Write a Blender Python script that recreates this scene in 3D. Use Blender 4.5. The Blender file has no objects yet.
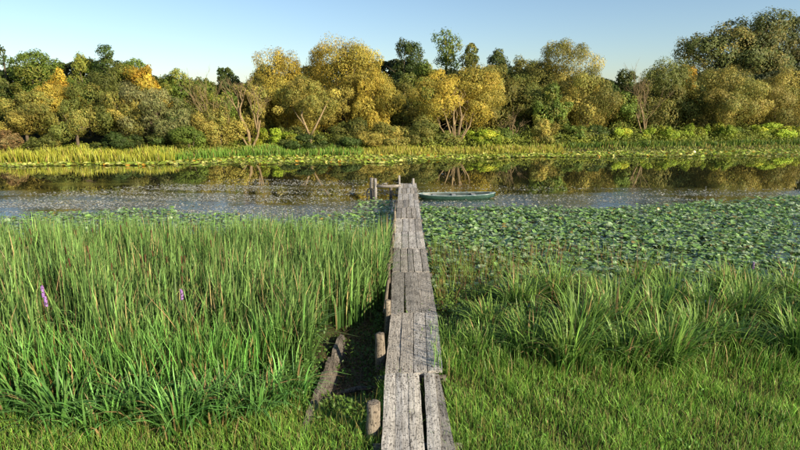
import bpy, math, random
import numpy as np
from mathutils import Vector

S = bpy.context.scene
COL = S.collection
rnd = random.Random(7)
rng = np.random.default_rng(7)

# ------------------------------------------------------------------ camera
F = 533.33                      # focal length in pixels of an 800 px wide picture
HC = 4.4                        # camera height above the water
TH = math.atan(125 / F)
cd = bpy.data.cameras.new("camera"); cam = bpy.data.objects.new("camera", cd); COL.objects.link(cam)
cd.lens = 24; cd.sensor_width = 36; cd.clip_start = 0.05; cd.clip_end = 3000
cam.location = (0, 0, HC); cam.rotation_euler = (math.pi / 2 - TH, 0, 0)
S.camera = cam

# ------------------------------------------------------------------ world, sun, exposure
SUN_EL, SUN_AZ = math.radians(21), math.radians(52)     # sun behind the viewer, to the right
w = bpy.data.worlds.new("World"); S.world = w; w.use_nodes = True
nt = w.node_tree; bg = nt.nodes["Background"]
sky = nt.nodes.new("ShaderNodeTexSky"); sky.sky_type = 'NISHITA'; sky.sun_disc = False
sky.sun_elevation = SUN_EL; sky.sun_rotation = math.pi - SUN_AZ
sky.altitude = 100; sky.air_density = 1.0; sky.dust_density = 0.6; sky.ozone_density = 2.6
nt.links.new(sky.outputs[0], bg.inputs[0]); bg.inputs[1].default_value = 0.088
sl = bpy.data.lights.new("sun", 'SUN'); sun = bpy.data.objects.new("sun", sl); COL.objects.link(sun)
sl.energy = 5.0; sl.angle = math.radians(0.5); sl.color = (1.0, 0.87, 0.66)
sd = Vector((math.sin(SUN_AZ) * math.cos(SUN_EL), -math.cos(SUN_AZ) * math.cos(SUN_EL), math.sin(SUN_EL)))
sun.rotation_euler = sd.to_track_quat('Z', 'Y').to_euler(); sun.location = (20, -30, 30)
S.view_settings.view_transform = 'Standard'; S.view_settings.look = 'None'
S.view_settings.exposure = 0.85; S.view_settings.gamma = 1.0
S.render.engine = 'CYCLES'
S.cycles.max_bounces = 6; S.cycles.transparent_max_bounces = 6

# ------------------------------------------------------------------ helpers
def ray(px, py):
    u = (px - 400) / F; v = (225 - py) / F
    return u, math.cos(TH) + v * math.sin(TH), -math.sin(TH) + v * math.cos(TH)
def at(px, py, z=0.0):           # point of height z seen at a place of the photograph
    x, y, dz = ray(px, py); t = (z - HC) / dz
    return Vector((x * t, y * t, z))
def atY(px, py, Y):              # point at distance Y seen there
    x, y, dz = ray(px, py); t = Y / y
    return Vector((x * t, Y, HC + dz * t))

def sst(a, b, x):
    t = np.clip((np.asarray(x, float) - a) / (b - a), 0, 1); return t * t * (3 - 2 * t)
def yfar(x):                     # far shoreline
    return np.interp(x, [-60, -30, -17.5, -13, 0, 12, 36, 80], [37, 38.6, 39.2, 43, 43.8, 45, 48.5, 52])
def yfront(x):                   # outer edge of the pads along the far shore
    return np.interp(x, [-60, -28, -17, -10, 0, 6, 12, 36, 80], [35, 36.3, 37.0, 37.6, 38.2, 41, 42.3, 43.6, 46])
def wob(x, y, s=1.0, k=0.0):
    return (np.sin(x * 1.3 * s + 1.7 + k) * np.cos(y * 1.1 * s + .4 + k) + .5 * np.sin(x * 2.9 * s + y * 2.3 * s + k)) / 1.5
def ground(x, y):
    x = np.asarray(x, float); y = np.asarray(y, float)
    near = 0.36 - 0.72 * sst(7.2, 14.5, y)
    near = near + 0.035 * wob(x, y, 1.6) * (1 - sst(9, 14, y)) + 1.2 * sst(2, 40, -y)
    cx = -0.78
    near = near - 0.36 * np.exp(-((x - cx) / 0.46) ** 4) * sst(5.6, 7.6, y) * (1 - sst(12, 15, y))
    near = np.where((np.abs(x + .78) < .8) & (y < 11.5), np.maximum(near, .03 + .03 * wob(x, y, 5.)), near)
    yf = yfar(x)
    far = -0.5 + 0.85 * sst(-2.5, 2.5, y - yf) + 0.8 * sst(3, 25, y - yf) + 0.08 * wob(x, y, .5)
    m = sst(20, 30, y)
    return near * (1 - m) + far * m

def set_props(o, label=None, cat=None, group=None, kind=None):
    if label: o["label"] = label
    if cat: o["category"] = cat
    if group: o["group"] = group
    if kind: o["kind"] = kind
    return o

def np_mesh(name, V, Fs, col=None, smooth=False):
    V = np.asarray(V, np.float32).reshape(-1, 3)
    if isinstance(Fs, np.ndarray): Fs = [Fs]
    me = bpy.data.meshes.new(name)
    me.vertices.add(len(V)); me.vertices.foreach_set("co", V.ravel())
    loops = np.concatenate([f.ravel() for f in Fs]).astype(np.int32)
    tot = np.concatenate([np.full(len(f), f.shape[1]) for f in Fs]).astype(np.int32)
    st = np.concatenate([[0], np.cumsum(tot)[:-1]]).astype(np.int32)
    me.loops.add(len(loops)); me.loops.foreach_set("vertex_index", loops)
    me.polygons.add(len(tot)); me.polygons.foreach_set("loop_start", st)
    me.polygons.foreach_set("use_smooth", np.full(len(tot), smooth))
    me.update(calc_edges=True)
    if col is not None:
        a = me.color_attributes.new("Col", 'FLOAT_COLOR', 'POINT')
        c = np.ones((len(V), 4), np.float32); c[:, :3] = col
        a.data.foreach_set("color", c.ravel())
    return me

def link(name, me, mat, parent=None, loc=(0, 0, 0)):
    if mat and not me.materials: me.materials.append(mat)
    o = bpy.data.objects.new(name, me); COL.objects.link(o); o.location = loc
    if parent: o.parent = parent
    return o
def empty(name, loc=(0, 0, 0), rz=0):
    o = bpy.data.objects.new(name, None); COL.objects.link(o); o.location = loc; o.rotation_euler.z = rz
    o.empty_display_size = .3
    return o
def copy_tree(o, parent=None):
    c = o.copy(); COL.objects.link(c); c.parent = parent
    for ch in [k for k in bpy.data.objects if k.parent == o and k != c]:
        copy_tree(ch, c)
    return c

class Geo:                      # gathers tubes and boxes
    def __init__(s): s.V = []; s.F = []; s.n = 0
    def add(s, V, F):
        s.V.append(np.asarray(V, float)); s.F.append(np.asarray(F) + s.n); s.n += len(V)
    def tube(s, P, R, k=6, cap=True):
        P = np.asarray(P, float); R = np.asarray(R, float); n = len(P)
        T = np.gradient(P, axis=0); T /= np.linalg.norm(T, axis=1)[:, None] + 1e-9
        up = np.array([0, 0, 1.]) if abs(T[0][2]) < .8 else np.array([1., 0, 0])
        A = np.cross(T, up); A /= np.linalg.norm(A, axis=1)[:, None] + 1e-9; B = np.cross(T, A)
        an = np.arange(k) * 2 * math.pi / k
        V = (P[:, None] + R[:, None, None] * (np.cos(an)[None, :, None] * A[:, None] + np.sin(an)[None, :, None] * B[:, None])).reshape(-1, 3)
        i = np.arange(n - 1)[:, None] * k; j = np.arange(k)[None]; j2 = (j + 1) % k
        Fq = np.stack([i + j, i + j2, i + k + j2, i + k + j], -1).reshape(-1, 4)
        if cap:
            V = np.vstack([V, P[-1], P[0]])
            c = n * k; jj = np.arange(k); b = (n - 1) * k
            s.V.append(V)
            s.F.append(np.concatenate([Fq, np.stack([b + jj, b + (jj + 1) % k, np.full(k, c), np.full(k, c)], -1),
                                       np.stack([(jj + 1) % k, jj, np.full(k, c + 1), np.full(k, c + 1)], -1)]) + s.n)
            s.n += len(V)
        else:
            s.add(V, Fq)
    def mesh(s, name, smooth=True):
        V = np.vstack(s.V); Fq = np.concatenate(s.F)
        tri = Fq[:, 2] == Fq[:, 3]
        fs = [Fq[~tri]] if (~tri).any() else []
        if tri.any(): fs.append(Fq[tri][:, :3])
        return np_mesh(name, V, fs, smooth=smooth)

# ------------------------------------------------------------------ materials
def new_mat(name):
    m = bpy.data.materials.new(name); m.use_nodes = True
    n = m.node_tree; n.nodes.clear()
    out = n.nodes.new("ShaderNodeOutputMaterial")
    return m, n, out
def nd(n, t, **k):
    x = n.nodes.new(t)
    for a, b in k.items():
        if a == 'i':
            for q, v in b.items(): x.inputs[q].default_value = v
        else: setattr(x, a, b)
    return x
def ramp(n, src, pts):
    r = n.nodes.new("ShaderNodeValToRGB"); e = r.color_ramp.elements
    while len(e) > 1: e.remove(e[-1])
    e[0].position = pts[0][0]; e[0].color = (*pts[0][1], 1)
    for p, c in pts[1:]:
        q = e.new(p); q.color = (*c, 1)
    n.links.new(src, r.inputs[0]); return r
def g(v): return (v, v, v)

def leaf_mat(name, rough=.55, trans=.3, spec=.35, mottled=0.0):
    m, n, out = new_mat(name)
    a = nd(n, "ShaderNodeAttribute", attribute_name="Col")
    src = a.outputs["Color"]
    if mottled:
        tc = nd(n, "ShaderNodeNewGeometry"); no = nd(n, "ShaderNodeTexNoise", i={"Scale": mottled, "Detail": 3.})
        n.links.new(tc.outputs["Position"], no.inputs["Vector"])
        r = ramp(n, no.outputs[0], [(.3, g(.65)), (.7, g(1.25))])
        mx = nd(n, "ShaderNodeMix", data_type='RGBA', blend_type='MULTIPLY', i={"Factor": 1.})
        n.links.new(src, mx.inputs["A"]); n.links.new(r.outputs[0], mx.inputs["B"]); src = mx.outputs["Result"]
    p = nd(n, "ShaderNodeBsdfPrincipled", i={"Roughness": rough, "Specular IOR Level": spec})
    t = nd(n, "ShaderNodeBsdfTranslucent"); mix = nd(n, "ShaderNodeMixShader", i={0: trans})
    n.links.new(src, p.inputs["Base Color"]); n.links.new(src, t.inputs["Color"])
    n.links.new(p.outputs[0], mix.inputs[1]); n.links.new(t.outputs[0], mix.inputs[2])
    n.links.new(mix.outputs[0], out.inputs[0]); return m

def noise_mat(name, pts, scale=4, stretch=(1, 1, 1), rough=.85, bump=.3, bdist=.01, coords='Object', detail=6):
    m, n, out = new_mat(name)
    tc = nd(n, "ShaderNodeTexCoord"); mp = nd(n, "ShaderNodeMapping"); mp.inputs["Scale"].default_value = stretch
    n.links.new(tc.outputs[coords], mp.inputs[0])
    no = nd(n, "ShaderNodeTexNoise", i={"Scale": scale, "Detail": float(detail), "Roughness": .65})
    n.links.new(mp.outputs[0], no.inputs["Vector"])
    r = ramp(n, no.outputs[0], pts)
    p = nd(n, "ShaderNodeBsdfPrincipled", i={"Roughness": rough, "Specular IOR Level": .25})
    n.links.new(r.outputs[0], p.inputs["Base Color"])
    b = nd(n, "ShaderNodeBump", i={"Strength": bump, "Distance": bdist})
    n.links.new(no.outputs[0], b.inputs["Height"]); n.links.new(b.outputs[0], p.inputs["Normal"])
    n.links.new(p.outputs[0], out.inputs[0]); return m

def wood_mat(name, lo, mid, hi, axis=1, speck=True):
    m, n, out = new_mat(name)
    tc = nd(n, "ShaderNodeTexCoord"); oi = nd(n, "ShaderNodeObjectInfo")
    off = nd(n, "ShaderNodeVectorMath", operation='MULTIPLY_ADD', i={1: (17, 31, 7)})
    n.links.new(oi.outputs["Random"], off.inputs[0]); n.links.new(tc.outputs["Object"], off.inputs[2])
    st = [14, 14, 14]; st[axis] = 1.1
    mp = nd(n, "ShaderNodeMapping"); mp.inputs["Scale"].default_value = st
    n.links.new(off.outputs[0], mp.inputs[0])
    n1 = nd(n, "ShaderNodeTexNoise", i={"Scale": 2.6, "Detail": 7., "Roughness": .7, "Distortion": .6})
    n.links.new(mp.outputs[0], n1.inputs["Vector"])
    r1 = ramp(n, n1.outputs[0], [(.30, lo), (.44, mid), (.68, hi)])
    n2 = nd(n, "ShaderNodeTexNoise", i={"Scale": 3.0, "Detail": 4., "Roughness": .6})
    n.links.new(off.outputs[0], n2.inputs["Vector"])
    r2 = ramp(n, n2.outputs[0], [(.33, g(.68)), (.55, g(1.0)), (.75, g(1.10))])
    mx = nd(n, "ShaderNodeMix", data_type='RGBA', blend_type='MULTIPLY', i={"Factor": 1.})
    n.links.new(r1.outputs[0], mx.inputs["A"]); n.links.new(r2.outputs[0], mx.inputs["B"])
    src = mx.outputs["Result"]
    # per-board tone
    rr = ramp(n, oi.outputs["Random"], [(0, (.55, .54, .52)), (.3, (.86, .82, .76)), (.6, g(1.0)), (1, (1.12, 1.10, 1.04))])
    m2 = nd(n, "ShaderNodeMix", data_type='RGBA', blend_type='MULTIPLY', i={"Factor": 1.})
    n.links.new(src, m2.inputs["A"]); n.links.new(rr.outputs[0], m2.inputs["B"]); src = m2.outputs["Result"]
    hsrc = n1.outputs[0]
    if speck:
        mp3 = nd(n, "ShaderNodeMapping"); s3 = [1, 1, 1]; s3[axis] = .55; mp3.inputs["Scale"].default_value = s3
        n.links.new(off.outputs[0], mp3.inputs[0])
        n3 = nd(n, "ShaderNodeTexNoise", i={"Scale": 46., "Detail": 3., "Roughness": .6})
        n.links.new(mp3.outputs[0], n3.inputs["Vector"])
        r3 = ramp(n, n3.outputs[0], [(.38, g(.15)), (.47, g(1.0))])
        m3 = nd(n, "ShaderNodeMix", data_type='RGBA', blend_type='MULTIPLY', i={"Factor": .85})
        n.links.new(src, m3.inputs["A"]); n.links.new(r3.outputs[0], m3.inputs["B"]); src = m3.outputs["Result"]
    p = nd(n, "ShaderNodeBsdfPrincipled", i={"Roughness": .8, "Specular IOR Level": .2})
    n.links.new(src, p.inputs["Base Color"])
    b = nd(n, "ShaderNodeBump", i={"Strength": 1.0, "Distance": .012})
    n.links.new(hsrc, b.inputs["Height"]); n.links.new(b.outputs[0], p.inputs["Normal"])
    n.links.new(p.outputs[0], out.inputs[0]); return m

M = {}
M['leaf'] = leaf_mat('tree_leaves', .6, .28, .25)
M['reed'] = leaf_mat('reed_leaves', .48, .24, .28)
M['grass'] = leaf_mat('grass_blades', .5, .35, .35)
M['pad'] = leaf_mat('lily_pad_leaf', .33, .15, .7, mottled=14)
M['weed'] = leaf_mat('floating_weed_leaf', .35, .05, .6)
M['bark'] = noise_mat('bark', [(.3, (.05, .038, .025)), (.6, (.16, .12, .08)), (.8, (.24, .19, .13))], 6, (3, 3, .6), bump=.8, bdist=.03)
M['dead'] = noise_mat('dead_bark', [(.3, (.11, .075, .038)), (.6, (.28, .205, .105)), (.8, (.42, .33, .18))], 6, (3, 3, .6), bump=.6, bdist=.02)
M['plank'] = wood_mat('weathered_plank', (.09, .08, .07), (.44, .41, .365), (.68, .645, .59))
M['post'] = wood_mat('weathered_post', (.04, .032, .024), (.20, .165, .125), (.35, .305, .245), axis=2)
M['greypost'] = wood_mat('grey_pile', (.10, .095, .085), (.27, .25, .23), (.42, .40, .37), axis=2)
M['railwood'] = wood_mat('grey_rail', (.10, .095, .085), (.30, .28, .26), (.46, .44, .41), axis=0)
M['oldboard'] = wood_mat('rotten_board', (.03, .025, .02), (.095, .08, .065), (.20, .18, .15), axis=1)
M['bearer'] = wood_mat('bearer_wood', (.04, .035, .03), (.11, .10, .085), (.18, .16, .14), axis=0)
M['rubber'] = noise_mat('black_rubber', [(.3, g(.012)), (.7, g(.03))], 12, rough=.7)
M['nail'] = noise_mat('rusty_nail', [(.3, (.03, .015, .01)), (.7, (.09, .045, .025))], 60, rough=.7)
M['head'] = noise_mat('cattail_head', [(.3, (.05, .022, .010)), (.7, (.12, .055, .025))], 40, rough=.95)

# ground
m, n, out = new_mat('ground_soil'); M['ground'] = m
geo = nd(n, "ShaderNodeNewGeometry")
na = nd(n, "ShaderNodeTexNoise", i={"Scale": 1.7, "Detail": 9., "Roughness": .7}); n.links.new(geo.outputs["Position"], na.inputs["Vector"])
nb = nd(n, "ShaderNodeTexNoise", i={"Scale": 23., "Detail": 5., "Roughness": .7}); n.links.new(geo.outputs["Position"], nb.inputs["Vector"])
ra = ramp(n, na.outputs[0], [(.3, (.035, .026, .014)), (.5, (.055, .055, .018)), (.7, (.085, .065, .038))])
rb = ramp(n, nb.outputs[0], [(.3, g(.5)), (.7, g(1.35))])
mx = nd(n, "ShaderNodeMix", data_type='RGBA', blend_type='MULTIPLY', i={"Factor": 1.})
n.links.new(ra.outputs[0], mx.inputs["A"]); n.links.new(rb.outputs[0], mx.inputs["B"])
p = nd(n, "ShaderNodeBsdfPrincipled", i={"Roughness": .92, "Specular IOR Level": .15}); n.links.new(mx.outputs["Result"], p.inputs["Base Color"])
b = nd(n, "ShaderNodeBump", i={"Strength": .9, "Distance": .04}); n.links.new(nb.outputs[0], b.inputs["Height"]); n.links.new(b.outputs[0], p.inputs["Normal"])
n.links.new(p.outputs[0], out.inputs[0])

# water: dark body, mirror surface, ripples that fade towards the calm far side
m, n, out = new_mat('river_water'); M['water'] = m
geo = nd(n, "ShaderNodeNewGeometry")
sep = nd(n, "ShaderNodeSeparateXYZ"); n.links.new(geo.outputs["Position"], sep.inputs[0])
p = nd(n, "ShaderNodeBsdfPrincipled", i={"Base Color": (.022, .024, .012, 1), "Roughness": .012, "IOR": 1.5})
mpw = nd(n, "ShaderNodeMapping"); mpw.inputs["Scale"].default_value = (.55, 1.0, 1.0); n.links.new(geo.outputs["Position"], mpw.inputs[0])
w1 = nd(n, "ShaderNodeTexNoise", i={"Scale": 9., "Detail": 3., "Roughness": .55, "Distortion": .4}); n.links.new(mpw.outputs[0], w1.inputs["Vector"])
w2 = nd(n, "ShaderNodeTexNoise", i={"Scale": 1.6, "Detail": 2.}); n.links.new(mpw.outputs[0], w2.inputs["Vector"])
mpp = nd(n, "ShaderNodeMapping"); mpp.inputs["Scale"].default_value = (.10, .34, 1.0); n.links.new(geo.outputs["Position"], mpp.inputs[0])
wp = nd(n, "ShaderNodeTexNoise", i={"Scale": 1.0, "Detail": 3.}); n.links.new(mpp.outputs[0], wp.inputs["Vector"])
# mask = smooth(y) + patchy noise
my = nd(n, "ShaderNodeMath", operation='MULTIPLY_ADD', i={1: -.12, 2: 3.25}); n.links.new(sep.outputs["Y"], my.inputs[0])
mn = nd(n, "ShaderNodeMath", operation='MULTIPLY_ADD', i={1: 2.6, 2: -1.3}); n.links.new(wp.outputs[0], mn.inputs[0])
ad = nd(n, "ShaderNodeMath", operation='ADD', use_clamp=True); n.links.new(my.outputs[0], ad.inputs[0]); n.links.new(mn.outputs[0], ad.inputs[1])
st = nd(n, "ShaderNodeMath", operation='MULTIPLY_ADD', i={1: .75, 2: .004}); n.links.new(ad.outputs[0], st.inputs[0])
b1 = nd(n, "ShaderNodeBump", i={"Distance": .034}); n.links.new(st.outputs[0], b1.inputs["Strength"]); n.links.new(w1.outputs[0], b1.inputs["Height"])
b2 = nd(n, "ShaderNodeBump", i={"Strength": .02, "Distance": .02}); n.links.new(w2.outputs[0], b2.inputs["Height"]); n.links.new(b1.outputs[0], b2.inputs["Normal"])
gl = nd(n, "ShaderNodeBsdfGlossy", i={"Roughness": .01, "Color": (1, 1, 1, 1)}); ms = nd(n, "ShaderNodeMixShader", i={0: .42})
n.links.new(b2.outputs[0], p.inputs["Normal"]); n.links.new(b2.outputs[0], gl.inputs["Normal"])
n.links.new(p.outputs[0], ms.inputs[1]); n.links.new(gl.outputs[0], ms.inputs[2]); n.links.new(ms.outputs[0], out.inputs[0])

# ------------------------------------------------------------------ ground and water
def axis(parts):
    return np.unique(np.concatenate([np.linspace(a, b_, k) for a, b_, k in parts]))
gx = axis([(-1500, -60, 14), (-60, -8, 60), (-8, 8, 80), (8, 60, 60), (60, 1500, 14)])
gy = axis([(-600, -20, 8), (-20, 4, 16), (4, 16, 80), (16, 34, 30), (34, 60, 50), (60, 110, 20), (110, 1800, 12)])
X, Y = np.meshgrid(gx, gy); Z = ground(X, Y)
V = np.stack([X, Y, Z], -1).reshape(-1, 3); nx, ny = len(gx), len(gy)
i = (np.arange(ny - 1)[:, None] * nx + np.arange(nx - 1)[None]).ravel()
set_props(link('ground', np_mesh('ground', V, np.stack([i, i + 1, i + nx + 1, i + nx], -1), smooth=True), M['ground']), kind='structure')
V = np.array([[-1500, 7.5, 0], [1500, 7.5, 0], [1500, 62, 0], [-1500, 62, 0]], float)
set_props(link('river_water', np_mesh('river_water', V, np.array([[0, 1, 2, 3]])), M['water']), kind='structure')

# ------------------------------------------------------------------ foliage generators
def leaf_quads(P, N, L, W, hang=0.0):
    """rhombic leaves at P with normals N; hang pulls their long axis down"""
    n_ = len(P)
    T = rng.normal(size=(n_, 3)); T[:, 2] -= hang * 3
    N = N / (np.linalg.norm(N, axis=1)[:, None] + 1e-9)
    T -= (T * N).sum(1)[:, None] * N; T /= np.linalg.norm(T, axis=1)[:, None] + 1e-9
    B = np.cross(N, T)
    L = np.asarray(L).reshape(-1, 1); W = np.asarray(W).reshape(-1, 1)
    V = np.stack([P - T * L / 2, P + B * W / 2 - T * L * .06, P + T * L / 2, P - B * W / 2 - T * L * .06], 1).reshape(-1, 3)
    Fq = np.arange(n_ * 4).reshape(-1, 4)
    return V, Fq

def leaf_tris(P, N, L, W, hang=0.0):
    V, _ = leaf_quads(P, N, L, W, hang)
    V = V.reshape(-1, 4, 3); base = V[:, 0]; b_ = (V[:, 1] - V[:, 3]) / 2
    return np.stack([base - b_, base + b_, V[:, 2]], 1).reshape(-1, 3), np.arange(len(P) * 3).reshape(-1, 3)

def sph(n_):
    d = rng.normal(size=(n_, 3)); return d / np.linalg.norm(d, axis=1)[:, None]

def crown_mesh(name, rx, ry, z0, z1, col, nleaf, nl=16, L=.2, W=.1, hang=.2, sub=7, loose=.12, lump=.36, flat=1.0, col2=None, top=0.0):
    """crown centred on x=y=0 between z0 and z1; returns mesh and lump centres"""
    rz = (z1 - z0) / 2; cz = (z0 + z1) / 2
    d = sph(nl); rad = rng.uniform(.30, .82, nl)[:, None]
    C = d * rad * np.array([rx, ry, rz])
    if top: C[:, :2] *= (1 - top * np.clip(C[:, 2:3] / rz, -1, 1))
    base = min(rx, rz)
    R = rng.uniform(.5, 1.35, nl) * lump * base
    C = np.vstack([C, [[0, 0, rz * .55], [0, 0, 0], [0, 0, -rz * .4]]]); R = np.concatenate([R, [base * lump] * 3])
    # twigs clumps on the lumps
    dd = sph(len(C) * sub); dd[:, 2] = np.abs(dd[:, 2]) * .75 + dd[:, 2] * .25
    C2 = np.repeat(C, sub, 0) + dd * np.repeat(R, sub)[:, None] * .85
    R2 = np.repeat(R, sub) * rng.uniform(.3, .58, len(C2))
    par = np.repeat(np.arange(len(C)), sub)
    allC = np.vstack([C, C2]); allR = np.concatenate([R * .9, R2]); allp = np.concatenate([np.arange(len(C)), par])
    wgt = allR ** 2; wgt /= wgt.sum()
    k = rng.choice(len(allC), nleaf * 2, p=wgt)
    dv = sph(len(k)); rr = allR[k] * (1 - .42 * rng.random(len(k)) ** 1.6 + loose * rng.normal(size=len(k)) * .8)
    P = allC[k] + dv * rr[:, None] * np.array([1, 1, flat])
    # thin out the inside
    ins = np.zeros(len(P), bool)
    for c, r_ in zip(C, R):
        ins |= ((P - c) ** 2).sum(1) < (r_ * .68) ** 2
    keep = ~ins | (rng.random(len(P)) < .12)
    P, dv, k = P[keep][:nleaf], dv[keep][:nleaf], k[keep][:nleaf]
    N = dv + rng.normal(size=P.shape) * .38
    ctr = P / np.array([rx, ry, rz]); N += ctr * .4
    sz = rng.uniform(.6, 1.25, len(P))
    V, Fq = leaf_tris(P, N, L * sz, W * sz, hang)
    xl = np.percentile(V[:, 0], [1, 99]); zl = np.percentile(V[:, 2], [.6, 99.7])
    sx = 2 * rx / (xl[1] - xl[0]); sz_ = 2 * rz / (zl[1] - zl[0]); mx_ = (xl[0] + xl[1]) / 2; mz = (zl[0] + zl[1]) / 2
    V[:, 0] = (V[:, 0] - mx_) * sx; V[:, 2] = (V[:, 2] - mz) * sz_
    C = C.copy(); C[:, 0] = (C[:, 0] - mx_) * sx; C[:, 2] = (C[:, 2] - mz) * sz_
    V[:, 2] += cz
    lt = rng.normal(0, .20, len(C))[allp[k]] + rng.normal(0, .09, len(allC))[k] + rng.normal(0, .16, len(k))
    base_c = np.asarray(col, float)[None] * np.exp(lt)[:, None]
    if col2 is not None:
        m_ = (rng.random(len(C)) < .40)[allp[k]] & (rng.random(len(k)) < .8)
        base_c[m_] = np.asarray(col2)[None] * np.exp(lt[m_])[:, None]
    base_c[:, 0] *= np.exp(rng.normal(0, .07, len(k)))
    cc = np.repeat(np.clip(base_c, .003, .8), 3, 0)
    C = C.copy(); C[:, 2] += cz
    return np_mesh(name, V, Fq, cc), C, R

def limbs(geo_, targets, r0, base_h, seed, stems=1, spread=.0):
    rr = random.Random(seed); fork = np.array([0, 0, base_h])
    if stems == 1:
        geo_.tube([[0, 0, -.3], [rr.uniform(-.05, .05), 0, base_h * .5], fork], [r0 * 1.35, r0, r0 * .85], 7)
    for t in targets:
        t = np.array(t, float)
        a = fork if stems == 1 else np.array([rr.uniform(-.2, .2) * spread, rr.uniform(-.2, .2) * spread, -.2])
        mid = a * .45 + t * .55 + np.array([rr.uniform(-.3, .3), rr.uniform(-.3, .3), rr.uniform(.0, .5)])
        q = a * .8 + mid * .2 + np.array([rr.uniform(-.08, .08), 0, .1])
        geo_.tube([a, q, mid, t], [r0 * .7, r0 * .55, r0 * .34, r0 * .08], 5)
        for _ in range(2):
            e = mid + np.array([rr.uniform(-1, 1), rr.uniform(-1, 1), rr.uniform(.2, 1.2)]) * (np.linalg.norm(t - mid) * .6)
            geo_.tube([mid, (mid + e) / 2 + .06, e], [r0 * .22, r0 * .14, r0 * .04], 4)

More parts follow.
